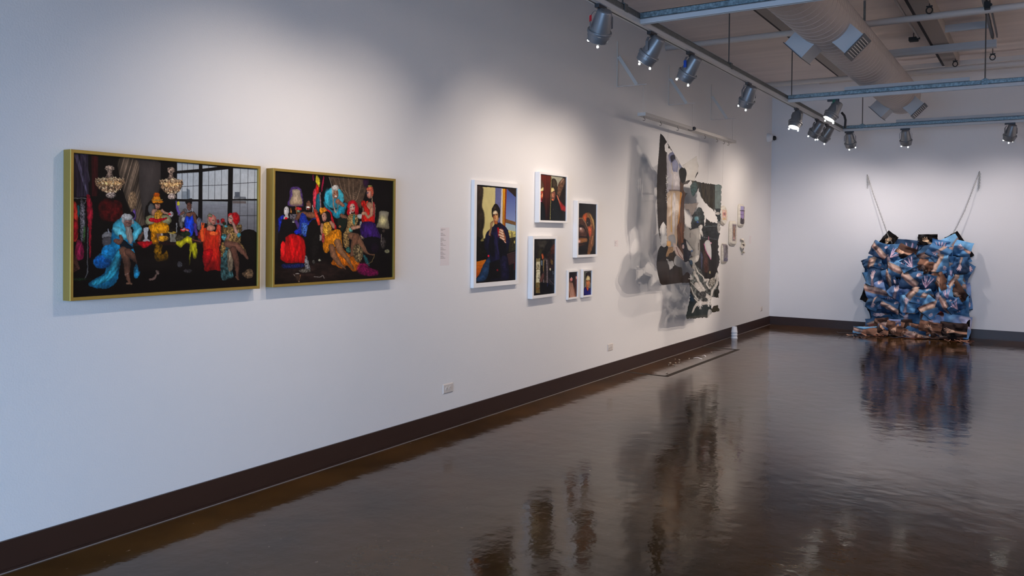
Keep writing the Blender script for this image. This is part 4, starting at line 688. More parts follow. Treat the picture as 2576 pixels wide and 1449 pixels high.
def pale_channel(label, x0, x1, y, z0, z1):
    b = BM(); n = 3; h = (z1-z0)
    pr = [(0, 0), (.03, 0), (.03, h*.3), (.022, h*.36), (.03, h*.45), (.03, h), (0, h)]
    V = [[b.verts.new((x, -w, z)) for w, z in pr] for x in (0, x1-x0)]
    for k in range(len(pr)): b.faces.new((V[0][k], V[0][(k+1) % len(pr)], V[1][(k+1) % len(pr)], V[1][k]))
    b.faces.new(V[0]); b.faces.new(V[1])
    return tag(obj('mounted_metal_channel', b, M_BOX, loc=(x0, y, z0)), label, 'channel')
pale_channel('pale metal channel fixed along the back of the middle cross track', 1.95, 3.14, R2+.0506, 3.035, 3.098)
pale_channel('long pale metal channel fixed along the back of the farthest cross track', 2.05, 7.4, R3+.0506, 3.035, 3.10)

# rods that hang the tracks from the ceiling
def rod(x, y, label, clamp=True, axis='x'):
    t = empty('threaded_rod', label, 'rod', (x, y, RZ+.08), 'threaded rods hanging the lighting tracks')
    b = BM(); tube(b, [(0, 0, -.01), (0, 0, CEIL-RZ-.081)], .006, 8); obj('rod', b, M_ROD, t)
    if clamp:
        b = BM(); w = .026
        box(b, -w, w, -w, w, .0, .008); 
        if axis == 'x': box(b, -w, w, -w-.003, -w, -.05, .006); box(b, -w, w, w, w+.003, -.05, .006)
        else: box(b, -w-.003, -w, -w, w, -.05, .006); box(b, w, w+.003, -w, w, -.05, .006)
        lathe(b, [(.012, .008), (.012, .018)], 6)
        obj('strut_clamp', b, M_GALV if axis == 'x' else M_GALVSHADE, t)
    return t
rod(RX, 5.16, 'short steel rod above the long track, nearest the camera', axis='y')
rod(RX, 7.44, 'thin steel rod above the long track between nearest and middle cross tracks', axis='y')
rod(RX+.06, R2, 'thin steel rod beside the corner of the middle cross track', clamp=False)
rod(3.276, R2, 'steel rod with a galvanised clamp at the right of the middle cross track')
rod(1.617, R3, 'steel rod with a galvanised clamp near the left end of the farthest track')

# ------------------------------------------------------------------ spotlights
def spotlight(label, x, y, d, tape=None, lens=False, axis='y', zc=None, s=1.13, roll=0.0):
    """hangs under a track at (x, y); d = the way it points"""
    z = RZ
    t = empty('track_spotlight', label, 'spotlight', (x, y, z))
    d = Vector(d).normalized(); R = rot_to(-d)          # local +z = back of the lamp
    piv = Vector((0, 0, -.122))
    ad = (lambda bm, u0, u1, w0, w1, z0, z1: box(bm, w0, w1, u0, u1, z0, z1, bevel=.003)) if axis == 'y' else (lambda bm, u0, u1, w0, w1, z0, z1: box(bm, u0, u1, w0, w1, z0, z1, bevel=.003))
    b = BM(); ad(b, -.07, .05, -.016, .016, -.024, .001); lathe(b, [(.017, -.034), (.017, -.022)], 16); obj('track_adapter', b, M_LAMPD, t)
    # yoke: hoop in the plane of the pivot axis
    h = Vector((-d.y, d.x, 0)); h = h.normalized() if h.length > .05 else Vector((0, 1, 0))
    w = .068*s
    pts = [piv-h*w+Vector((0, 0, -.02)), piv-h*w+Vector((0, 0, .05)), piv-h*w*.72+Vector((0, 0, .082)), piv+Vector((0, 0, .085)), piv+h*w*.72+Vector((0, 0, .082)), piv+h*w+Vector((0, 0, .05)), piv+h*w+Vector((0, 0, -.02))]
    b = BM(); f = Vector((h.y, -h.x, 0))
    prev = None
    for q in pts:
        cur = [b.verts.new(q+f*a+((h if abs(q.z-piv.z) < .06 else Vector((0, 0, 1)))*c)) for a, c in ((-.011, -.0015), (.011, -.0015), (.011, .0015), (-.011, .0015))]
        if prev:
            for k in range(4): b.faces.new((prev[k], prev[(k+1) % 4], cur[(k+1) % 4], cur[k]))
        else: b.faces.new(cur)
        prev = cur
    b.faces.new(prev); obj('yoke', b, M_LAMP, t)
    MT = Matrix.Translation(piv) @ R
    pr = [(0, .088), (.036, .088), (.043, .083), (.0445, .075), (.052, .03), (.06, -.03), (.0605, -.04), (.0605, -.041)]
    b = BM(); lathe(b, [(r*s, q*s) for r, q in pr], 40, MT, cap=False)
    for k in range(10):
        a = 2*PI*k/10
        box(b, .018*s, .03*s, -.002, .002, .0885*s, .0895*s, MT @ Matrix.Rotation(a, 4, 'Z'))
    hs = obj('housing', b, M_LAMP, t, smooth=True)
    b = BM(); pr = [(.061, -.034), (.071, -.034), (.073, -.038), (.073, -.05), (.070, -.053), (.066, -.054), (.066, -.072), (.063, -.073), (.06, -.098), (.056, -.1), (.052, -.085), (.05, -.06), (.0, -.058)]
    lathe(b, [(r*s, q*s) for r, q in pr], 40, MT, cap=False); box(b, .068*s, .082*s, -.008, .008, -.052*s, -.036*s, MT @ Matrix.Rotation(.4, 4, 'Z')); obj('bezel', b, M_LAMP, t, smooth=False)
    b = BM()
    lathe(b, [(.0, -.0585), (.049, -.059)] if not lens else [(.0, -.0965), (.05, -.0965)], 32, Matrix.Translation(piv) @ R @ Matrix.Scale(s, 4), cap=False)
    obj('lens', b, M_GLOW, t)
    for k in range(3):
        a = 2*PI*k/3+roll
        c = BM(); q0 = Vector((.054*math.cos(a), .054*math.sin(a), -.098))*s; q1 = Vector((.054*math.cos(a), .054*math.sin(a), -.113))*s
        tube(c, [MT @ q0, MT @ q1], .0016, 6); cl = obj('lens_clip', c, M_LAMP, t)
        c = BM(); lathe(c, [(0, -.009), (.006, -.007), (.0075, 0), (.005, .006), (0, .008)], 10, Matrix.Translation(MT @ q1), cap=False); obj('clip_tip', c, M_CLIPGLOW, cl, smooth=True)
    c = BM(); tube(c, [Vector((.01, .0, -.03)), Vector((.02, .03, -.045))+h*.01, Vector((0, 0, -.05)), MT @ Vector((.01, 0, .085))], .0025, 6); obj('power_lead', c, M_BLACK, t)
    if tape:
        c = BM(); q = piv+h*w; lo, hi = (.012, .05) if tape is not M_RED else (.035, .055)
        if axis == 'x' and tape is M_GREEN: c.free(); c = BM(); box(c, -.014, .014, -.017, -.0145, -.05, -.004); box(c, -.016, .016, -.018, .018, -.05, -.024)
        else:
            f2 = f*.0125; hh = h*.003
            vs = []
            for zz in (lo-.02, hi):
                vs.append([c.verts.new(q+a+b2+Vector((0, 0, zz))) for a, b2 in ((-f2, -hh), (f2, -hh), (f2, hh), (-f2, hh))])
            for k in range(4): c.faces.new((vs[0][k], vs[0][(k+1) % 4], vs[1][(k+1) % 4], vs[1][k]))
        obj('colored_tape', c, tape, t)
    return t
LAMPS = [
    ('silver track spotlight with red tape on its yoke, nearest the camera', RX, 4.84, (-.55, .46, -1), M_RED, False, 'y', .3),
    ('silver track spotlight tilted to the wall, second along the long track', RX, 5.68, (-.8, .12, -1), None, False, 'y', 1.2),
    ('silver track spotlight with blue tape on its yoke', RX, 6.47, (-.72, .2, -1), M_BLUE, False, 'y', .6),
    ('silver track spotlight hanging above the torn print, fourth along the long track', RX, 8.06, (-.5, .35, -1), None, False, 'y', .2),
    ('glaring track spotlight with its bright face showing, left of the taped green one', RX, 9.95, (-.22, -.34, -1), None, True, 'y', .2),
    ('silver track spotlight, left one of the touching pair near the track corner', RX, 11.0, (-.75, .3, -1), None, False, 'y', .9),
    ('silver track spotlight, right one of the touching pair near the track corner', RX, 11.58, (-.75, .3, -1), None, False, 'y', .4),
    ('glaring track spotlight with green tape under the middle cross track', 1.85, R2, (-.5, -.32, -1), M_GREEN, True, 'x', .2),
    ('dark track spotlight at the left end of the farthest cross track', 1.455, R3, (.05, .45, -1), None, False, 'x', -.2),
    ('track spotlight with two glowing tips in the middle of the farthest cross track', 2.18, R3, (.0, .45, -1), None, False, 'x', .5),
    ('track spotlight tilted to the left at the right end of the farthest cross track', 3.42, R3, (-.25, .4, -1), None, False, 'x', .1),
]
for lb, x, y, d, tp, ln, ax, rl in LAMPS: spotlight(lb, x, y, d, tp, ln, ax, roll=rl)
c = BM(); pts = [ony(*q, R3-.15) for q in ((2117, 283), (2124, 291), (2127, 302), (2126, 316), (2125, 322))]; tube(c, [tuple(q) for q in pts], .016, 8)
tag(obj('flexible_conduit', c, M_LAMPD, smooth=True), 'short curved grey conduit rising from the farthest track behind the green taped spotlight', 'conduit')

# ------------------------------------------------------------------ spiral duct with square diffusers
DX, DZ, DR = 2.19, 3.33, .225
t = empty('spiral_duct', 'big pale spiral air duct running along the ceiling with four square diffusers', 'air duct', (DX, 2.0, DZ))
b = BM(); L0, L1, seg = -2.0, 9.9, 56
prof = []; z = L0; pitch = .125
while z < L1:
    prof += [(DR, z), (DR, z+pitch-.008), (DR+.0024, z+pitch-.006), (DR+.0024, z+pitch-.001)]; z += pitch
prof += [(DR, L1), (DR-.01, L1+.02), (DR*.5, L1+.03), (0, L1+.03)]
rings = []
for (r, zz) in prof:
    rings.append([b.verts.new((r*math.cos(2*PI*k/seg), zz+.085*k/seg*0+ (pitch*k/seg if zz < L1-.2 else 0), r*math.sin(2*PI*k/seg))) for k in range(seg)])
for A, B2 in zip(rings, rings[1:]):
    for k in range(seg): b.faces.new((A[k], A[(k+1) % seg], B2[(k+1) % seg], B2[k]))
obj('duct_body', b, M_DUCT, t, smooth=False)
for (yy, side) in ((7.3, -1), (7.3, 1), (11.5, -1), (11.5, 1)):
    M_ = Matrix.Translation((0, yy-2.0, 0)) @ Matrix.Rotation(side*(PI/4), 4, 'Y') @ Matrix.Rotation(PI, 4, 'X')   # local +z = outwards and down
    M_ = Matrix.Translation((0, yy-2.0, 0)) @ Matrix(((0.7071*1, 0, side*0.7071, 0), (0, 1, 0, 0), (side*-0.0+0.7071*side, 0, -0.7071, 0), (0, 0, 0, 1)))
    b = BM(); hw = .1; yl = .0; y2 = .3
    box(b, -hw, hw, yl, y2, .17, .35, M_); df = obj('diffuser_box', b, M_BOX, t)
    b = BM()
    for (u0, u1, v0, v1) in ((-hw-.012, hw+.012, yl-.012, yl+.02), (-hw-.012, hw+.012, y2-.02, y2+.012), (-hw-.012, -hw+.02, yl, y2), (hw-.02, hw+.012, yl, y2)): box(b, u0, u1, v0, v1, .35, .356, M_)
    obj('flange', b, M_LAMPD, df)
    b = BM(); box(b, -hw+.02, hw-.02, yl+.02, y2-.02, .3505, .352, M_); obj('grille_opening', b, M_BLACK, df)
    b = BM()
    for k in range(8):
        u = -hw+.02+(2*hw-.04)*k/7; box(b, u-.0035, u+.0035, yl+.02, y2-.02, .352, .358, M_)
    obj('grille_slats', b, M_PIPE, df)
b = BM()
for yy in (4.2, 8.9, 11.0):
    pass
# straps to the ceiling
for yy in (4.6, 6.2, 9.2):
    b = BM(); box(b, -.01, .01, yy-2.0-.012, yy-2.0+.012, DR-.003, CEIL-DZ-.001); obj('hanger_strap', b, M_GALVSHADE, t)

# ------------------------------------------------------------------ pipes, struts and hangers under the ceiling
b = BM(); tube(b, [(.002, 9.2, 3.685), (7.9, 9.2, 3.685)], .034, 14); tag(obj('ceiling_pipe', b, M_PIPE, smooth=True), 'pale painted pipe crossing above the duct, nearer one', 'pipe')
b = BM(); tube(b, [(.002, 12.25, 3.685), (7.9, 12.25, 3.685)], .036, 14); tag(obj('ceiling_pipe', b, M_PIPE, smooth=True), 'pale painted pipe crossing above the duct close to the far wall', 'pipe')
b = BM(); tube(b, [(.9, 13.1, 3.80), (7.9, 13.1, 3.80)], .022, 10); tag(obj('ceiling_pipe', b, M_PIPE, smooth=True), 'thin pale pipe crossing just before the far wall', 'pipe')
b = BM(); tube(b, [(2.50, 1.0, 3.86), (2.50, 11.0, 3.86)], .014, 8); tag(obj('ceiling_conduit', b, M_PIPE, smooth=True), 'thin pale conduit running along the ceiling right of the duct', 'conduit')
b = BM(); box(b, 2.06, 3.30, 11.1, 11.2, 3.70, 3.785); box(b, 2.06, 3.30, 11.09, 11.1, 3.735, 3.745); tag(obj('steel_channel', b, M_BOX), 'pale double steel channel crossing right of the duct', 'channel')
b = BM(); box(b, 2.62, 3.27, 10.6, 10.64, 3.82, 3.90); tag(obj('steel_channel', b, M_BOX), 'short pale steel channel above and before the double one', 'channel')
b = BM(); box(b, 2.05, 7.8, 12.62, 12.68, 3.80, 3.86); tag(obj('steel_channel', b, M_PIPE), 'long dull channel crossing between the far pipes', 'channel')
b = BM(); box(b, 2.3, 7.8, 8.35, 8.42, 3.84, 3.93-.001); tag(obj('steel_channel', b, M_PIPE), 'dull channel crossing near the top right edge of the view', 'channel')
b = BM(); box(b, 3.245, 3.275, 6.2, 11.1, 3.80, 3.84); box(b, 3.30, 3.312, 6.2, 11.1, 3.80, 3.84); tag(obj('steel_channel', b, M_LAMPD), 'narrow dark double rail running away at the upper right', 'channel')
def ring_hanger(label, px, py, Y, r=.028):
    q = ony(px, py, Y); t = empty('pipe_hanger', label, 'pipe hanger', tuple(q), 'black ring hangers under the ceiling')
    b = BM(); tube(b, [(r*math.cos(a*PI/12), 0, r*1.15*math.sin(a*PI/12)) for a in range(24)], .0065, 6, closed=True); obj('ring', b, M_BLACK, t, smooth=True)
    b = BM(); tube(b, [(0, 0, r), (0, 0, CEIL-q[2]-.001)], .005, 6); box(b, -r, r, -.01, .01, r*1.2, r*1.2+.01); obj('stem', b, M_BLACK, t)
ring_hanger('black ring hanger just above the nearer pipe', 2338, 26, 9.1)
ring_hanger('black ring hanger just above the far pipe', 2403, 161, 12.1)
ring_hanger('black open ring hanger under the right end of the double channel', 2497, 144, 11.35)
for lb, px, py, Y, w, h in (('small black box clamped above the nearer pipe', 2483, 12, 9.1, .05, .07), ('small black projector like box beside the duct', 2297, 97, 10.9, .1, .045)):
    q = ony(px, py, Y); b = BM(); box(b, -w/2, w/2, 0, .1, -h/2, h/2, bevel=.004); lathe(b, [(.012, 0), (.012, .02)], 12, Matrix.Translation((w*.62, .02, 0)) @ Matrix.Rotation(PI/2, 4, 'X')); box(b, -.004, .004, .04, .048, h/2, CEIL-q[2]-.001)
    tag(obj('ceiling_device', b, M_BLACK, loc=tuple(q)), lb, 'device')
b = BM(); q = (2.0, 11.3, 3.5)
# ------------------------------------------------------------------ brackets, hanging bar and torn print
for k, (y, lb) in enumerate(((7.88, 'white triangular wall bracket nearest the camera above the torn print'), (9.305, 'white triangular wall bracket in the middle above the torn print'), (10.80, 'white triangular wall bracket farthest along above the torn print'))):
    t = empty('wall_bracket', lb, 'bracket', (0, y, 3.02))
    b = BM(); box(b, 0.0, .007, -.005, .005, 0, .48); obj('wall_upright', b, M_WOODW, t)
    b = BM(); box(b, 0.007, .34, -.008, .008, -.002, .004); obj('arm', b, M_WOODW, t)
    b = BM(); box(b, -.017, .017, -.003, .003, 0, .375, Matrix.Translation((.225, 0, .006)) @ Matrix.Rotation(-math.atan2(.21, .315), 4, 'Y')); obj('diagonal_brace', b, M_WOODW, t)
    b = BM(); tube(b, [(.30, 0, -.003), (.30, 0, -.285)], .0018, 6); tag(obj('string', b, M_WOODW, loc=(0, y, 3.02)), ('white string from the nearest bracket to the bar', 'white string from the middle bracket to the bar', 'white string from the farthest bracket to the bar')[k], 'string')
t = empty('hanging_bar', 'long white wooden bar hung on strings from the wall brackets', 'bar', (.283, 7.88, 2.718))
b = BM(); box(b, -.045, .045, 0, 3.0, -.017, .017); obj('bar', b, M_WOODW, t)
for y in (.06, .5, 1.0, 1.9, 2.35, 2.62, 2.8):
    b = BM(); tube(b, [(0, y, -.017), (.0, y, -.03), (.012, y+.004, -.042), (.012, y, -.056), (0, y-.004, -.062), (-.01, y, -.055)], .0028, 6); obj('hook', b, M_ROD, t)
b = BM(); lathe(b, [(.022, 0), (.022, .02), (.014, .022), (.014, .03)], 16, Matrix.Translation((.045, 1.38, 0)) @ Matrix.Rotation(PI/2, 4, 'Y')); tube(b, [(.05, 1.38, -.02), (.05, 1.28, -.035), (.05, 1.2, -.034)], .004, 6); obj('clamp', b, M_LAMPD, t)

TX = .27
G = wall_grid(8.25, 10.95, .33, 2.68, TX, .0052)
px, py = proj(G); TT = 1449/250
C, A = paint_torn((px-1600)*TT, (py-330)*TT)
yy, zz = G[..., 1], G[..., 2]
rel = .02*np.sin(zz*3.1+yy*1.3)+.016*np.sin(yy*6.0+zz*1.7)+.05*vnoise(yy*2.2+3, zz*1.6+7)+.02*vnoise(yy*7+1, zz*4)
cur = np.clip((1.18-zz)/.25, 0, 1)*np.clip((9.3-yy)/.9, 0, 1)
rel = rel*.7+.03*np.sin(cur*PI)*(zz < 1.3)
# the displacement follows the surface normal; points keep the sheet's own outline
XT = TX+rel; G2 = CP+(G-CP)*((XT-CP[0])/(TX-CP[0]))[..., None]
t = empty('torn_photograph', 'tall torn black and white paper print with ragged holes hanging before the wall', 'paper artwork', (TX, 9.5, 1.5))
PT = G2-np.array([TX, 9.5, 1.5])
sp = (px < 1736)|(py > 1e9)
grid_mesh('torn_print', PT, C, M_FILM, t, keep=A, gain=.8)
for (y, z) in ((8.62, 2.5), (9.62, 2.42), (9.95, 2.12), (10.5, 2.1)):
    b = BM(); tube(b, [(0, y-9.5, z-1.5-.03), (.01, y-9.5, 2.652-1.5)], .0009, 5); obj('hanging_thread', b, M_WOODW, t)

# ------------------------------------------------------------------ small plaster edged pieces
def small_piece(label, y0, y1, z0, z1, kind, shape, seed):
    yc, zc = (y0+y1)/2, (z0+z1)/2
    G = wall_grid(y0, y1, z0, z1, .03, .0045)
    px, py = proj(G); C = paint_s(kind)((px-1780)*1087/180, (py-430)*1087/180).reshape(G.shape)
    u = (G[..., 1]-yc)/((y1-y0)/2); v = (G[..., 2]-zc)/((z1-z0)/2); th = np.arctan2(v, u)
    wb = 1+.018*np.sin(th*3+seed)+.02*np.sin(th*7+seed*2)
    if shape == 'oval': r = np.sqrt(u*u+v*v)*wb*1.05
    elif shape == 'twist': r = np.abs(u-.35*np.sin(v*5))*1.6/(.55+.4*np.cos(v*6)+.15)*.75; r = np.maximum(r, np.abs(v)*1.02)
    else: r = (np.abs(u)**6+np.abs(v)**6)**(1/6)*(1+.4*(wb-1))*1.04
    keep = (r < 1).astype(float)
    G2 = G.copy(); G2[..., 0] = .008+.024*np.clip((1-r)*6, 0, 1)+.004*vnoise(G[..., 1]*90, G[..., 2]*90)
    t = empty('plaster_edged_picture', label, 'small artwork', (0, yc, zc), 'small plaster edged pieces')
    o = grid_mesh('print_face', G2-np.array([0, yc, zc]), C, M_PRINT, t, keep=keep, gain=1.1)
    # irregular backing
    b = BM(); n = 40; A_, B_ = [], []
    for k in range(n):
        a = 2*PI*k/n; w = 1+.018*math.sin(a*3+seed)+.02*math.sin(a*7+seed*2)
        if shape == 'oval': rr = 1/(w*1.05)
        elif shape == 'twist': rr = .5
        else: rr = 1/((abs(math.cos(a))**6+abs(math.sin(a))**6)**(1/6))/(1+.4*(w-1))/1.04
        if shape == 'twist': P2 = (.45*math.cos(a)*(y1-y0)/2, .95*math.sin(a)*(z1-z0)/2)
        else: P2 = (rr*math.cos(a)*(y1-y0)/2, rr*math.sin(a)*(z1-z0)/2)
        A_.append(b.verts.new((.001, *P2))); B_.append(b.verts.new((.012, *P2)))
    for k in range(n): b.faces.new((A_[k], A_[(k+1) % n], B_[(k+1) % n], B_[k]))
    b.faces.new(A_); b.faces.new(B_); obj('plaster_edge', b, mat('plaster_cream', (206, 200, 186), .8), t)
    return t
small_piece('oval cream edged piece with a pink centre beside the torn print', 11.17, 11.52, 1.60, 1.89, 'oval', 'oval', 1)
small_piece('tall cream rounded piece with a brownish strip, middle of the small group', 11.60, 11.94, 1.31, 1.685, 'tall', 'rect', 2)
small_piece('small grey rectangular piece, lowest of the small group', 11.28, 11.53, 1.065, 1.36, 'grey', 'rect', 5)
small_piece('narrow cream edged picture of a purple window, highest of the small group', 12.01, 12.30, 1.585, 1.94, 'window', 'rect', 4)
small_piece('thin twisted white piece with two dark spots, rightmost of the small group', 12.15, 12.34, 1.19, 1.425, 'twist', 'twist', 3)

# ------------------------------------------------------------------ taped rectangle on the floor
b = BM(); y0, y1, x1 = 8.10, 10.50, .50; w = .025
box(b, .03, x1, y0-w, y0+w, .0003, .0012); box(b, x1-w, x1+w, y0-w, y1+w, .0006, .0015); box(b, .03, x1, y1-w, y1+w, .0003, .0012)
tag(obj('floor_tape', b, M_TAPE), 'dull grey tape rectangle marked on the floor under the torn print', 'tape')

# ------------------------------------------------------------------ nested cups by the baseboard
zc = 0
for k, (h, lb) in enumerate(((0, 'upturned white paper cup, bottom one of the nested stack on the floor'), (.045, 'upturned white paper cup, middle one of the nested stack'), (.085, 'upturned white paper cup, topmost of the nested stack'))):
    b = BM(); H_ = .085
    lathe(b, [(.043, .0), (.046, .002), (.046, .007), (.0435, .009), (.0335, H_-.003), (.032, H_), (.028, H_), (.028, H_-.004), (0, H_-.004)], 28, cap=False)
    tag(obj('paper_cup', b, M_CUP, smooth=True, loc=(.11, 11.6, h)), lb, 'cup', 'nested white cups')

# ------------------------------------------------------------------ paper scraps on the floor below the torn print
SC = [(1678,938),(1682,918),(1685,914),(1694,918),(1697,919),(1700,914),(1709,906),(1699,904),(1708,913),(1734,903),(1790,887)]
for k, (x, y) in enumerate(SC):
    q = onz(x, y, .001); b = BM(); rr = random.Random(k); s = rr.uniform(.008, .016)
    vs = [b.verts.new((s*math.cos(a)*rr.uniform(.6, 1.2), s*math.sin(a)*rr.uniform(.6, 1.2), rr.uniform(.002, .012))) for a in [i*PI/3 for i in range(6)]]
    c = b.verts.new((0, 0, .0))
    for i in range(6): b.faces.new((vs[i], vs[(i+1) % 6], c))
    tag(obj('paper_scrap', b, M_SCRAP, loc=tuple(q)), 'tiny pale paper scrap on the floor below the torn print', 'paper scrap', 'paper scraps on the floor')
for k, (x, y, L_) in enumerate(((1755, 903, .11), (1771, 897, .05))):
    q = onz(x, y, .001); b = BM()
    P_2 = [(i/6*L_-L_/2, .01*math.sin(i), .003+.012*math.sin(i/6*PI)) for i in range(7)]
    A_ = [b.verts.new(p2) for p2 in P_2]; B_ = [b.verts.new((p2[0], p2[1]+.012, p2[2]+.004)) for p2 in P_2]
    for i in range(6): b.faces.new((A_[i], A_[i+1], B_[i+1], B_[i]))
    tag(obj('paper_scrap', b, M_CUP, loc=tuple(q)), ('longer curled white paper scrap inside the taped rectangle', 'short curled white paper scrap inside the taped rectangle')[k], 'paper scrap')

# ------------------------------------------------------------------ sculpture of photographic sheets before the far wall
SX = lambda px: ony(px, 700, D-.15)
SCX, SCY = 2.2, D-.16
root = empty('sheet_sculpture', 'crumpled sheets printed with reaching arms on blue, piled and hung before the far wall', 'sculpture', (SCX, SCY, 0))
BLUE, SKIN, SKL, DK, BLK = (78,128,176), (176,138,122), (206,176,178), (96,42,44), (15,12,12)
def sheet_paint(kind, n, seed):
    u, v = np.meshgrid(np.linspace(0, 100, n), np.linspace(0, 100, n)); p = Paint(u, v, BLUE); p.vol = .3; rr = random.Random(seed)
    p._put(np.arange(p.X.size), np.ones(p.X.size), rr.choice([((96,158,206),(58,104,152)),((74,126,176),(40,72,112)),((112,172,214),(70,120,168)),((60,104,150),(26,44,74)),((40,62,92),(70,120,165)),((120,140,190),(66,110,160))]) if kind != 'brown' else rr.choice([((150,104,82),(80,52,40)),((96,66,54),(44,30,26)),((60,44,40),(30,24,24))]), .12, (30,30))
    J = lambda a: rr.uniform(-a, a)
    hc = (214,186,188); dk = (130,60,74)
    if kind == 'up': hand(p, 50+J(8), 46+J(6), -PI/2+J(.4), 24, hc, dk, arm=2.2, armc=(150,130,140))
    elif kind == 'down': hand(p, 50+J(8), 50+J(6), PI/2+J(.4), 24, hc, dk, arm=2.4, armc=(170,140,126))
    elif kind == 'left': hand(p, 44+J(6), 48+J(10), PI+J(.4), 22, hc, dk, arm=2.6, armc=(160,124,112))
    elif kind == 'right': hand(p, 52+J(6), 50+J(10), J(.4), 22, hc, dk, arm=2.6, armc=(170,134,120))
    elif kind == 'arm': p.l([(-5, 20+J(10)), (45, 50), (105, 86+J(10))], [30, 36, 30], (182,150,136), .15, (8,8), f=4); p.l([(-5, 30), (45, 60), (105, 98)], 10, (90,56,56), f=10, a=.7); hand(p, 76, 24, -.6, 15, hc, dk, arm=0)
    elif kind == 'arm2': p.l([(20, 105), (38, 60), (60, 20), (64, -5)], [34, 30, 34, 30], (190,154,134), .15, (8,8), f=4); p.l([(8, 105), (26, 60), (46, 20)], 9, (70,40,40), f=9, a=.8); hand(p, 80, 70, PI/2, 14, hc, dk, arm=0)
    elif kind == 'black': p._put(np.arange(p.X.size), np.ones(p.X.size), BLK, .2, (30,30)); hand(p, 50, 62, -PI/2+J(.6), 26, (222,180,140), (60,34,26), arm=1)
    elif kind == 'face': p.e(50, 52, 40, 34, (128,60,50), .5, (9,9)); p.e(52, 56, 28, 20, (86,34,30), .5, (6,6)); p.l([(10, 30), (50, 16), (92, 40)], [10, 20, 8], (196,160,140), f=6); p.l([(12,80),(60,92),(96,72)], [10,18,8], (190,150,150), f=6); p.e(48, 52, 9, 5, (196,110,100), .4)
    elif kind == 'brown': hand(p, 48+J(10), 50+J(10), rr.uniform(0, 6.28), 24, (206,160,130), (70,36,24), arm=2.4, armc=(176,126,100))
    elif kind == 'rays':
        for k in range(5):
            a = -PI/2+(k-2)*.22+J(.1); p.l([(50, 86), (50+74*math.cos(a), 86+74*math.sin(a))], [5, 2.4], (216,184,200), f=1.6); p.l([(52, 86), (53+74*math.cos(a), 86+74*math.sin(a))], [2, 1], (150,80,110), f=1.2)
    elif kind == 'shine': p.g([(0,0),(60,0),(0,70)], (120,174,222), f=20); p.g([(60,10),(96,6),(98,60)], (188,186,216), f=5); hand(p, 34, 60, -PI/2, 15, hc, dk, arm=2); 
    ed = rr.choice([0, 1, 2]) if kind not in ('black', 'brown') else 3
    if ed == 0: p.q([(0,0),(3.5,0),(3.5,100),(0,100)], BLK)
    if ed == 1: p.q([(0,95),(100,97),(100,100),(0,100)], BLK)
    lum = p.C.mean(1, keepdims=True)
    return (p.C*.84+lum*.16).reshape(n, n, 3)
def sheet(px, py, w, h, rot, kind, seed, dy=.1, curl=.06, tilt=.25, n=46, gain=.95, fold=.0):
    """centre at photo point (px,py), width and height in metres"""
    rr = random.Random(seed*13+5); Y = D-dy
    c = ony(px, py, Y); u, v = np.meshgrid(np.linspace(-.5, .5, n), np.linspace(.5, -.5, n))
    a, b_, ph1, ph2, k1, k2 = [rr.uniform(-1, 1) for _ in range(6)]
    bend = curl*(1.4*(u*math.cos(ph1*3)+v*math.sin(ph1*3))**2*4+.35*np.sin((u*math.cos(ph2*3)+v*math.sin(ph2*3))*9+a*3))
    cr = .03*vnoise(u*5+seed, v*5+seed*3)*2+.11*np.abs(vnoise(u*2.6+seed*1.7, v*2.6+seed*.7))
    un = u+.03*vnoise(v*6+seed, u*0+seed)*np.abs(u)*2; vn = v+.03*vnoise(u*6+seed, v*0+seed*2)*np.abs(v)*2
    X = un*w; Z = vn*h; Yd = (bend-cr-tilt*(-v)*h*.6)
    cz, sz = math.cos(rot), math.sin(rot)
    Pn = np.stack([c[0]+X*cz-Z*sz, Y+Yd+0*X, c[2]+X*sz+Z*cz], -1)
    Pn[..., 1] = np.minimum(Pn[..., 1], D-.016); Pn[..., 2] = np.maximum(Pn[..., 2], .004+.003*(seed % 5))
    grid_mesh('printed_sheet', Pn-np.array([SCX, SCY, 0]), sheet_paint(kind, n, seed), M_PRINTG, root, gain=gain)
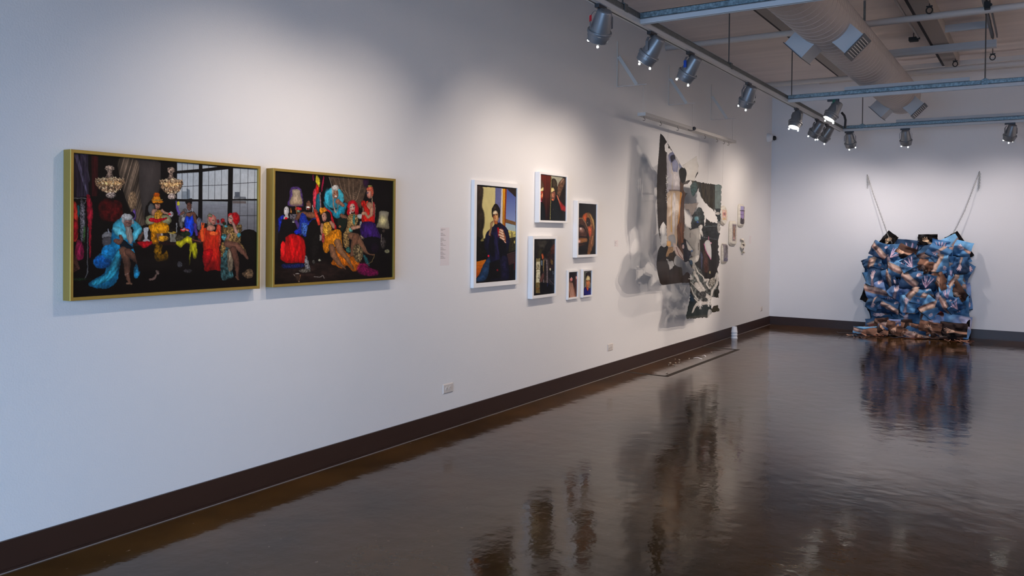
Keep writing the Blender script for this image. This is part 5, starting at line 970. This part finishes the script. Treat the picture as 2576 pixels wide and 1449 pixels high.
SH = [  # px, py, w, h, rot, kind, depth
 (2234,606,.19,.26,-.6,'black',.09),(2333,603,.27,.16,.02,'black',.1),(2412,620,.2,.42,.55,'black',.1),
 (2236,640,.36,.30,.1,'up',.17),(2290,636,.46,.38,-.1,'rays',.12),(2338,648,.34,.40,-.06,'up',.17),(2384,640,.46,.46,.5,'left',.15),(2370,622,.3,.2,-.2,'rays',.19),
 (2212,676,.40,.34,-.12,'down',.12),(2262,668,.3,.3,.3,'arm',.2),(2330,690,.26,.38,.05,'arm2',.22),(2402,682,.4,.38,-.5,'arm',.17),(2300,690,.3,.34,.2,'rays',.17),
 (2206,716,.34,.44,.2,'left',.2),(2244,736,.36,.36,-.4,'down',.24),(2190,742,.26,.26,-.3,'black',.08),(2204,748,.28,.26,.3,'arm',.12),(2278,728,.34,.4,.5,'arm',.21),(2266,706,.26,.26,.4,'brown',.18),
 (2316,724,.38,.38,.0,'rays',.25),(2344,722,.36,.42,.1,'left',.22),(2362,744,.4,.4,-.15,'up',.27),(2400,728,.3,.42,.1,'left',.2),(2420,748,.24,.4,.1,'arm2',.11),(2386,700,.26,.3,.3,'rays',.22),(2415,700,.2,.3,-.2,'arm2',.16),
 (2240,774,.42,.28,.1,'up',.2),(2288,756,.38,.4,.6,'arm2',.28),(2206,776,.24,.26,.5,'black',.1),(2332,766,.34,.3,.0,'rays',.24),(2366,778,.32,.28,-.1,'face',.3),(2404,768,.34,.36,.0,'down',.22),(2400,792,.26,.2,.1,'black',.14),
 (2226,794,.44,.2,.08,'left',.27),(2280,798,.42,.22,-.05,'up',.3),(2328,806,.4,.3,.3,'arm2',.3),(2352,812,.36,.3,-.25,'shine',.37),(2398,820,.44,.32,-.14,'shine',.4),(2420,830,.2,.34,0,'black',.3),
 (2212,820,.42,.24,.2,'face',.34),(2258,826,.4,.26,.1,'brown',.38),(2300,832,.4,.2,-.1,'brown',.42),(2186,834,.34,.16,.2,'brown',.36),(2240,842,.36,.14,-.1,'brown',.5),(2336,838,.3,.2,.2,'arm2',.42),(2370,846,.3,.12,.1,'brown',.48),(2276,846,.3,.12,.15,'brown',.52),(2310,846,.3,.1,0,'black',.46),(2392,852,.3,.08,0,'brown',.46)]
_k = ['arm', 'left', 'up', 'arm2', 'down', 'rays', 'right', 'arm2', 'down', 'arm', 'brown', 'up']
_r = random.Random(21)
for j in range(30):                       # the smaller upper layer
    yy_ = 634+(j//6)*34+_r.uniform(-8, 8); xx_ = 2206+(j % 6)*41+_r.uniform(-12, 12)
    kk = _k[(j*5+j//6) % 12]
    SH.append((xx_, yy_, _r.uniform(.17, .3), _r.uniform(.17, .3), _r.uniform(-.7, .7), kk, .25+.04*(j//6)+_r.uniform(-.02, .05)))
for j in range(16):
    SH.append((2176+j*15+_r.uniform(-6, 6), 828+_r.uniform(-10, 20), _r.uniform(.22, .36), _r.uniform(.14, .26), _r.uniform(-.35, .35), 'brown' if j % 4 else 'arm', .42+_r.uniform(0, .16)))
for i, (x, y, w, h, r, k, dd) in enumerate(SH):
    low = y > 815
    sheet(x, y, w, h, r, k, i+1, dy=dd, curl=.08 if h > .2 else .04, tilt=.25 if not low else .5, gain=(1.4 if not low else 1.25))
b = BM(); box(b, -.62, .62, -.02, .1, .05, 1.32); 
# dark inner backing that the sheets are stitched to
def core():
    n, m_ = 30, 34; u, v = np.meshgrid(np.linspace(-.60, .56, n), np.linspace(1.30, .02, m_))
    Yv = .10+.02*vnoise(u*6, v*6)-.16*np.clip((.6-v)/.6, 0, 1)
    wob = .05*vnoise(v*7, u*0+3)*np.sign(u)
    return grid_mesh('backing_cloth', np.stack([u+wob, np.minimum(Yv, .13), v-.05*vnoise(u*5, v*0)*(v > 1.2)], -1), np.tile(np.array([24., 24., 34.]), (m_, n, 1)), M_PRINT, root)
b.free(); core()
# curled strips lying on the floor before it
for k in range(46):
    rr = random.Random(100+k); x = rr.uniform(1.42, 2.95) if k < 34 else rr.uniform(1.3, 1.9); y = D-.45-abs(rr.gauss(0, .17))-(.12 if x < 2.0 else 0)
    y = max(y, D-1.15); L_ = rr.uniform(.08, .24); w = rr.uniform(.02, .05); a = rr.uniform(-.5, .5)
    n = 9; U, V = np.meshgrid(np.linspace(-.5, .5, n), np.linspace(-.5, .5, 4))
    hh = rr.uniform(.008, .035)
    Z = .003+hh*(U*2)**2*.7+hh*.6*(np.sin(U*7+k)+1)/2+.004*(V+.5)
    Q = np.stack([U*L_*math.cos(a)-V*w*math.sin(a), U*L_*math.sin(a)+V*w*math.cos(a), Z], -1)
    col = rr.choice([(190,140,116), (120,70,54), (70,48,42), (206,164,140), (44,34,34), (150,96,80), (64,70,92)])
    C = np.tile(np.array(col, float), (4, n, 1))*(1+.5*vnoise(U*6+k, V*3+k)[..., None])
    o = grid_mesh('paper_strip', Q, C, M_PRINTG, None, gain=.8); o.location = (x, y, 0)
    tag(o, 'curled printed paper strip on the floor in front of the sheet sculpture', 'paper strip', 'curled strips below the sheet sculpture')

# ------------------------------------------------------------------ chains
def chain(label, pts, tail, y):
    t = empty('chain', label, 'chain', tuple(ony(*pts[0], y)))
    o0 = Vector(ony(*pts[0], y))
    def links(bm, A_, B_):
        A_, B_ = Vector(A_), Vector(B_); d = B_-A_; n = max(2, int(d.length/.021)); X_, Y_, Z_ = frame_of(d)
        for i in range(n):
            c = A_+d*((i+.5)/n); s1 = X_ if i % 2 else Y_
            tube(bm, [c+Z_*(.0145*math.cos(q*PI/5))+s1*(.0075*math.sin(q*PI/5)) for q in range(10)], .0023, 5, closed=True)
    b = BM(); P3 = [Vector(ony(*q, yy_))-o0 for q, yy_ in zip(pts, np.linspace(y, y-.12, len(pts)))]
    for a_, b_ in zip(P3, P3[1:]): links(b, a_, b_)
    obj('hanging_length', b, M_CHAIN, t)
    b = BM()
    for q0, q1 in tail: links(b, Vector(ony(*q0, y))-o0, Vector(ony(*q1, y))-o0)
    obj('loose_tail', b, M_CHAIN, t)
    b = BM(); tube(b, [(0, D-y-.001, 0), (0, -.01, 0), (0, -.016, .012)], .004, 8); obj('wall_hook', b, M_ROD, t)
chain('thin steel chain hooked on the far wall at the left of the sheet sculpture', [(2182,441),(2196,486),(2214,537),(2232,588),(2244,612)], [((2181,442),(2182,474)),((2184,444),(2186,466))], D-.03)
chain('thin steel chain hooked on the far wall at the right of the sheet sculpture', [(2464,433),(2450,470),(2427,530),(2402,580),(2389,603)], [((2464,434),(2461,480)),((2466,436),(2464,474))], D-.03)

# ------------------------------------------------------------------ light
w = bpy.data.worlds.new('sky'); S.world = w; w.use_nodes = True
w.node_tree.nodes['Background'].inputs['Color'].default_value = (.45, .62, 1.0, 1); w.node_tree.nodes['Background'].inputs['Strength'].default_value = 0.5
def area(name, loc, d, sx, sy, power, col):
    l = bpy.data.lights.new(name, 'AREA'); l.shape = 'RECTANGLE'; l.size = sx; l.size_y = sy; l.energy = power; l.color = col
    o = bpy.data.objects.new(name, l); COL.objects.link(o); o.location = loc; o.rotation_euler = Vector(d).to_track_quat('-Z', 'Y').to_euler(); return o
def spot(loc, tgt, power, ang, blend=.6, col=(1, .86, .70), r=.035):
    l = bpy.data.lights.new('spot_beam', 'SPOT'); l.energy = power; l.spot_size = math.radians(ang); l.spot_blend = blend; l.color = col; l.shadow_soft_size = r
    o = bpy.data.objects.new('spot_beam', l); COL.objects.link(o); o.location = loc; o.rotation_euler = (Vector(tgt)-Vector(loc)).to_track_quat('-Z', 'Y').to_euler(); return o
area('window_daylight', (2.7, YB+.05, 1.25), (-.15, 1, -.5), 4.6, 2.1, 275, (.40, .65, 1.0)).data.spread = math.radians(125)
ZL = 2.74; WM = (1, .84, .70)
spot((RX, 3.05, ZL), (0, 3.1, 1.45), 50, 98, 1.0, WM)
spot((RX, 3.98, ZL), (0, 3.9, 1.45), 42, 98, 1.0, WM)
spot((RX, 5.0, ZL), (0, 5.7, 1.5), 42, 94, 1.0, WM)
spot((RX-.05, 5.8, ZL), (0, 6.1, 1.45), 46, 94, 1.0, WM)
spot((RX-.05, 6.6, ZL), (0, 6.8, 1.4), 56, 94, 1.0, WM)
spot((RX-.03, 8.1, ZL), (0, 8.3, 1.0), 20, 96, 1.0, WM, r=.22)
spot((RX, 9.93, ZL-.02), (.5, 9.0, 0), 20, 90, .8, WM)
spot((1.82, R2-.03, ZL-.02), (.5, 8.9, .6), 48, 104, .9, WM, r=.03)
spot((4.5, R3, ZL+.03), (.2, 9.6, 1.1), 330, 44, .8, WM, r=.022)
spot((5.7, R3, ZL+.03), (.2, 9.6, 1.1), 420, 36, .8, WM, r=.022)
spot((RX-.05, 11.05, ZL), (0, 11.7, 1.6), 46, 96, 1.0, WM)
spot((RX-.05, 11.65, ZL), (0, 12.3, 1.4), 46, 96, 1.0, WM)
COOLW = (1, .89, .84)
for x, tx, e in ((1.46, .9, 62), (2.18, 2.1, 58), (3.40, 3.3, 56), (4.9, 5.0, 52)): spot((x, R3+.06, ZL), (tx, D, .75), e*.84, 120, 1.0, COOLW)
for y in (2.0, 4.5, 7.0, 9.5, 12.0): spot((6.9, y, ZL+.1), (XR, y, 1.9), 250, 120, 1.0, (1, .80, .66), .05)  # unseen warm spots, added as bounce fill off the right wall
S.view_settings.view_transform = 'Standard'; S.view_settings.look = 'None'; S.view_settings.exposure = 0; S.view_settings.gamma = 1
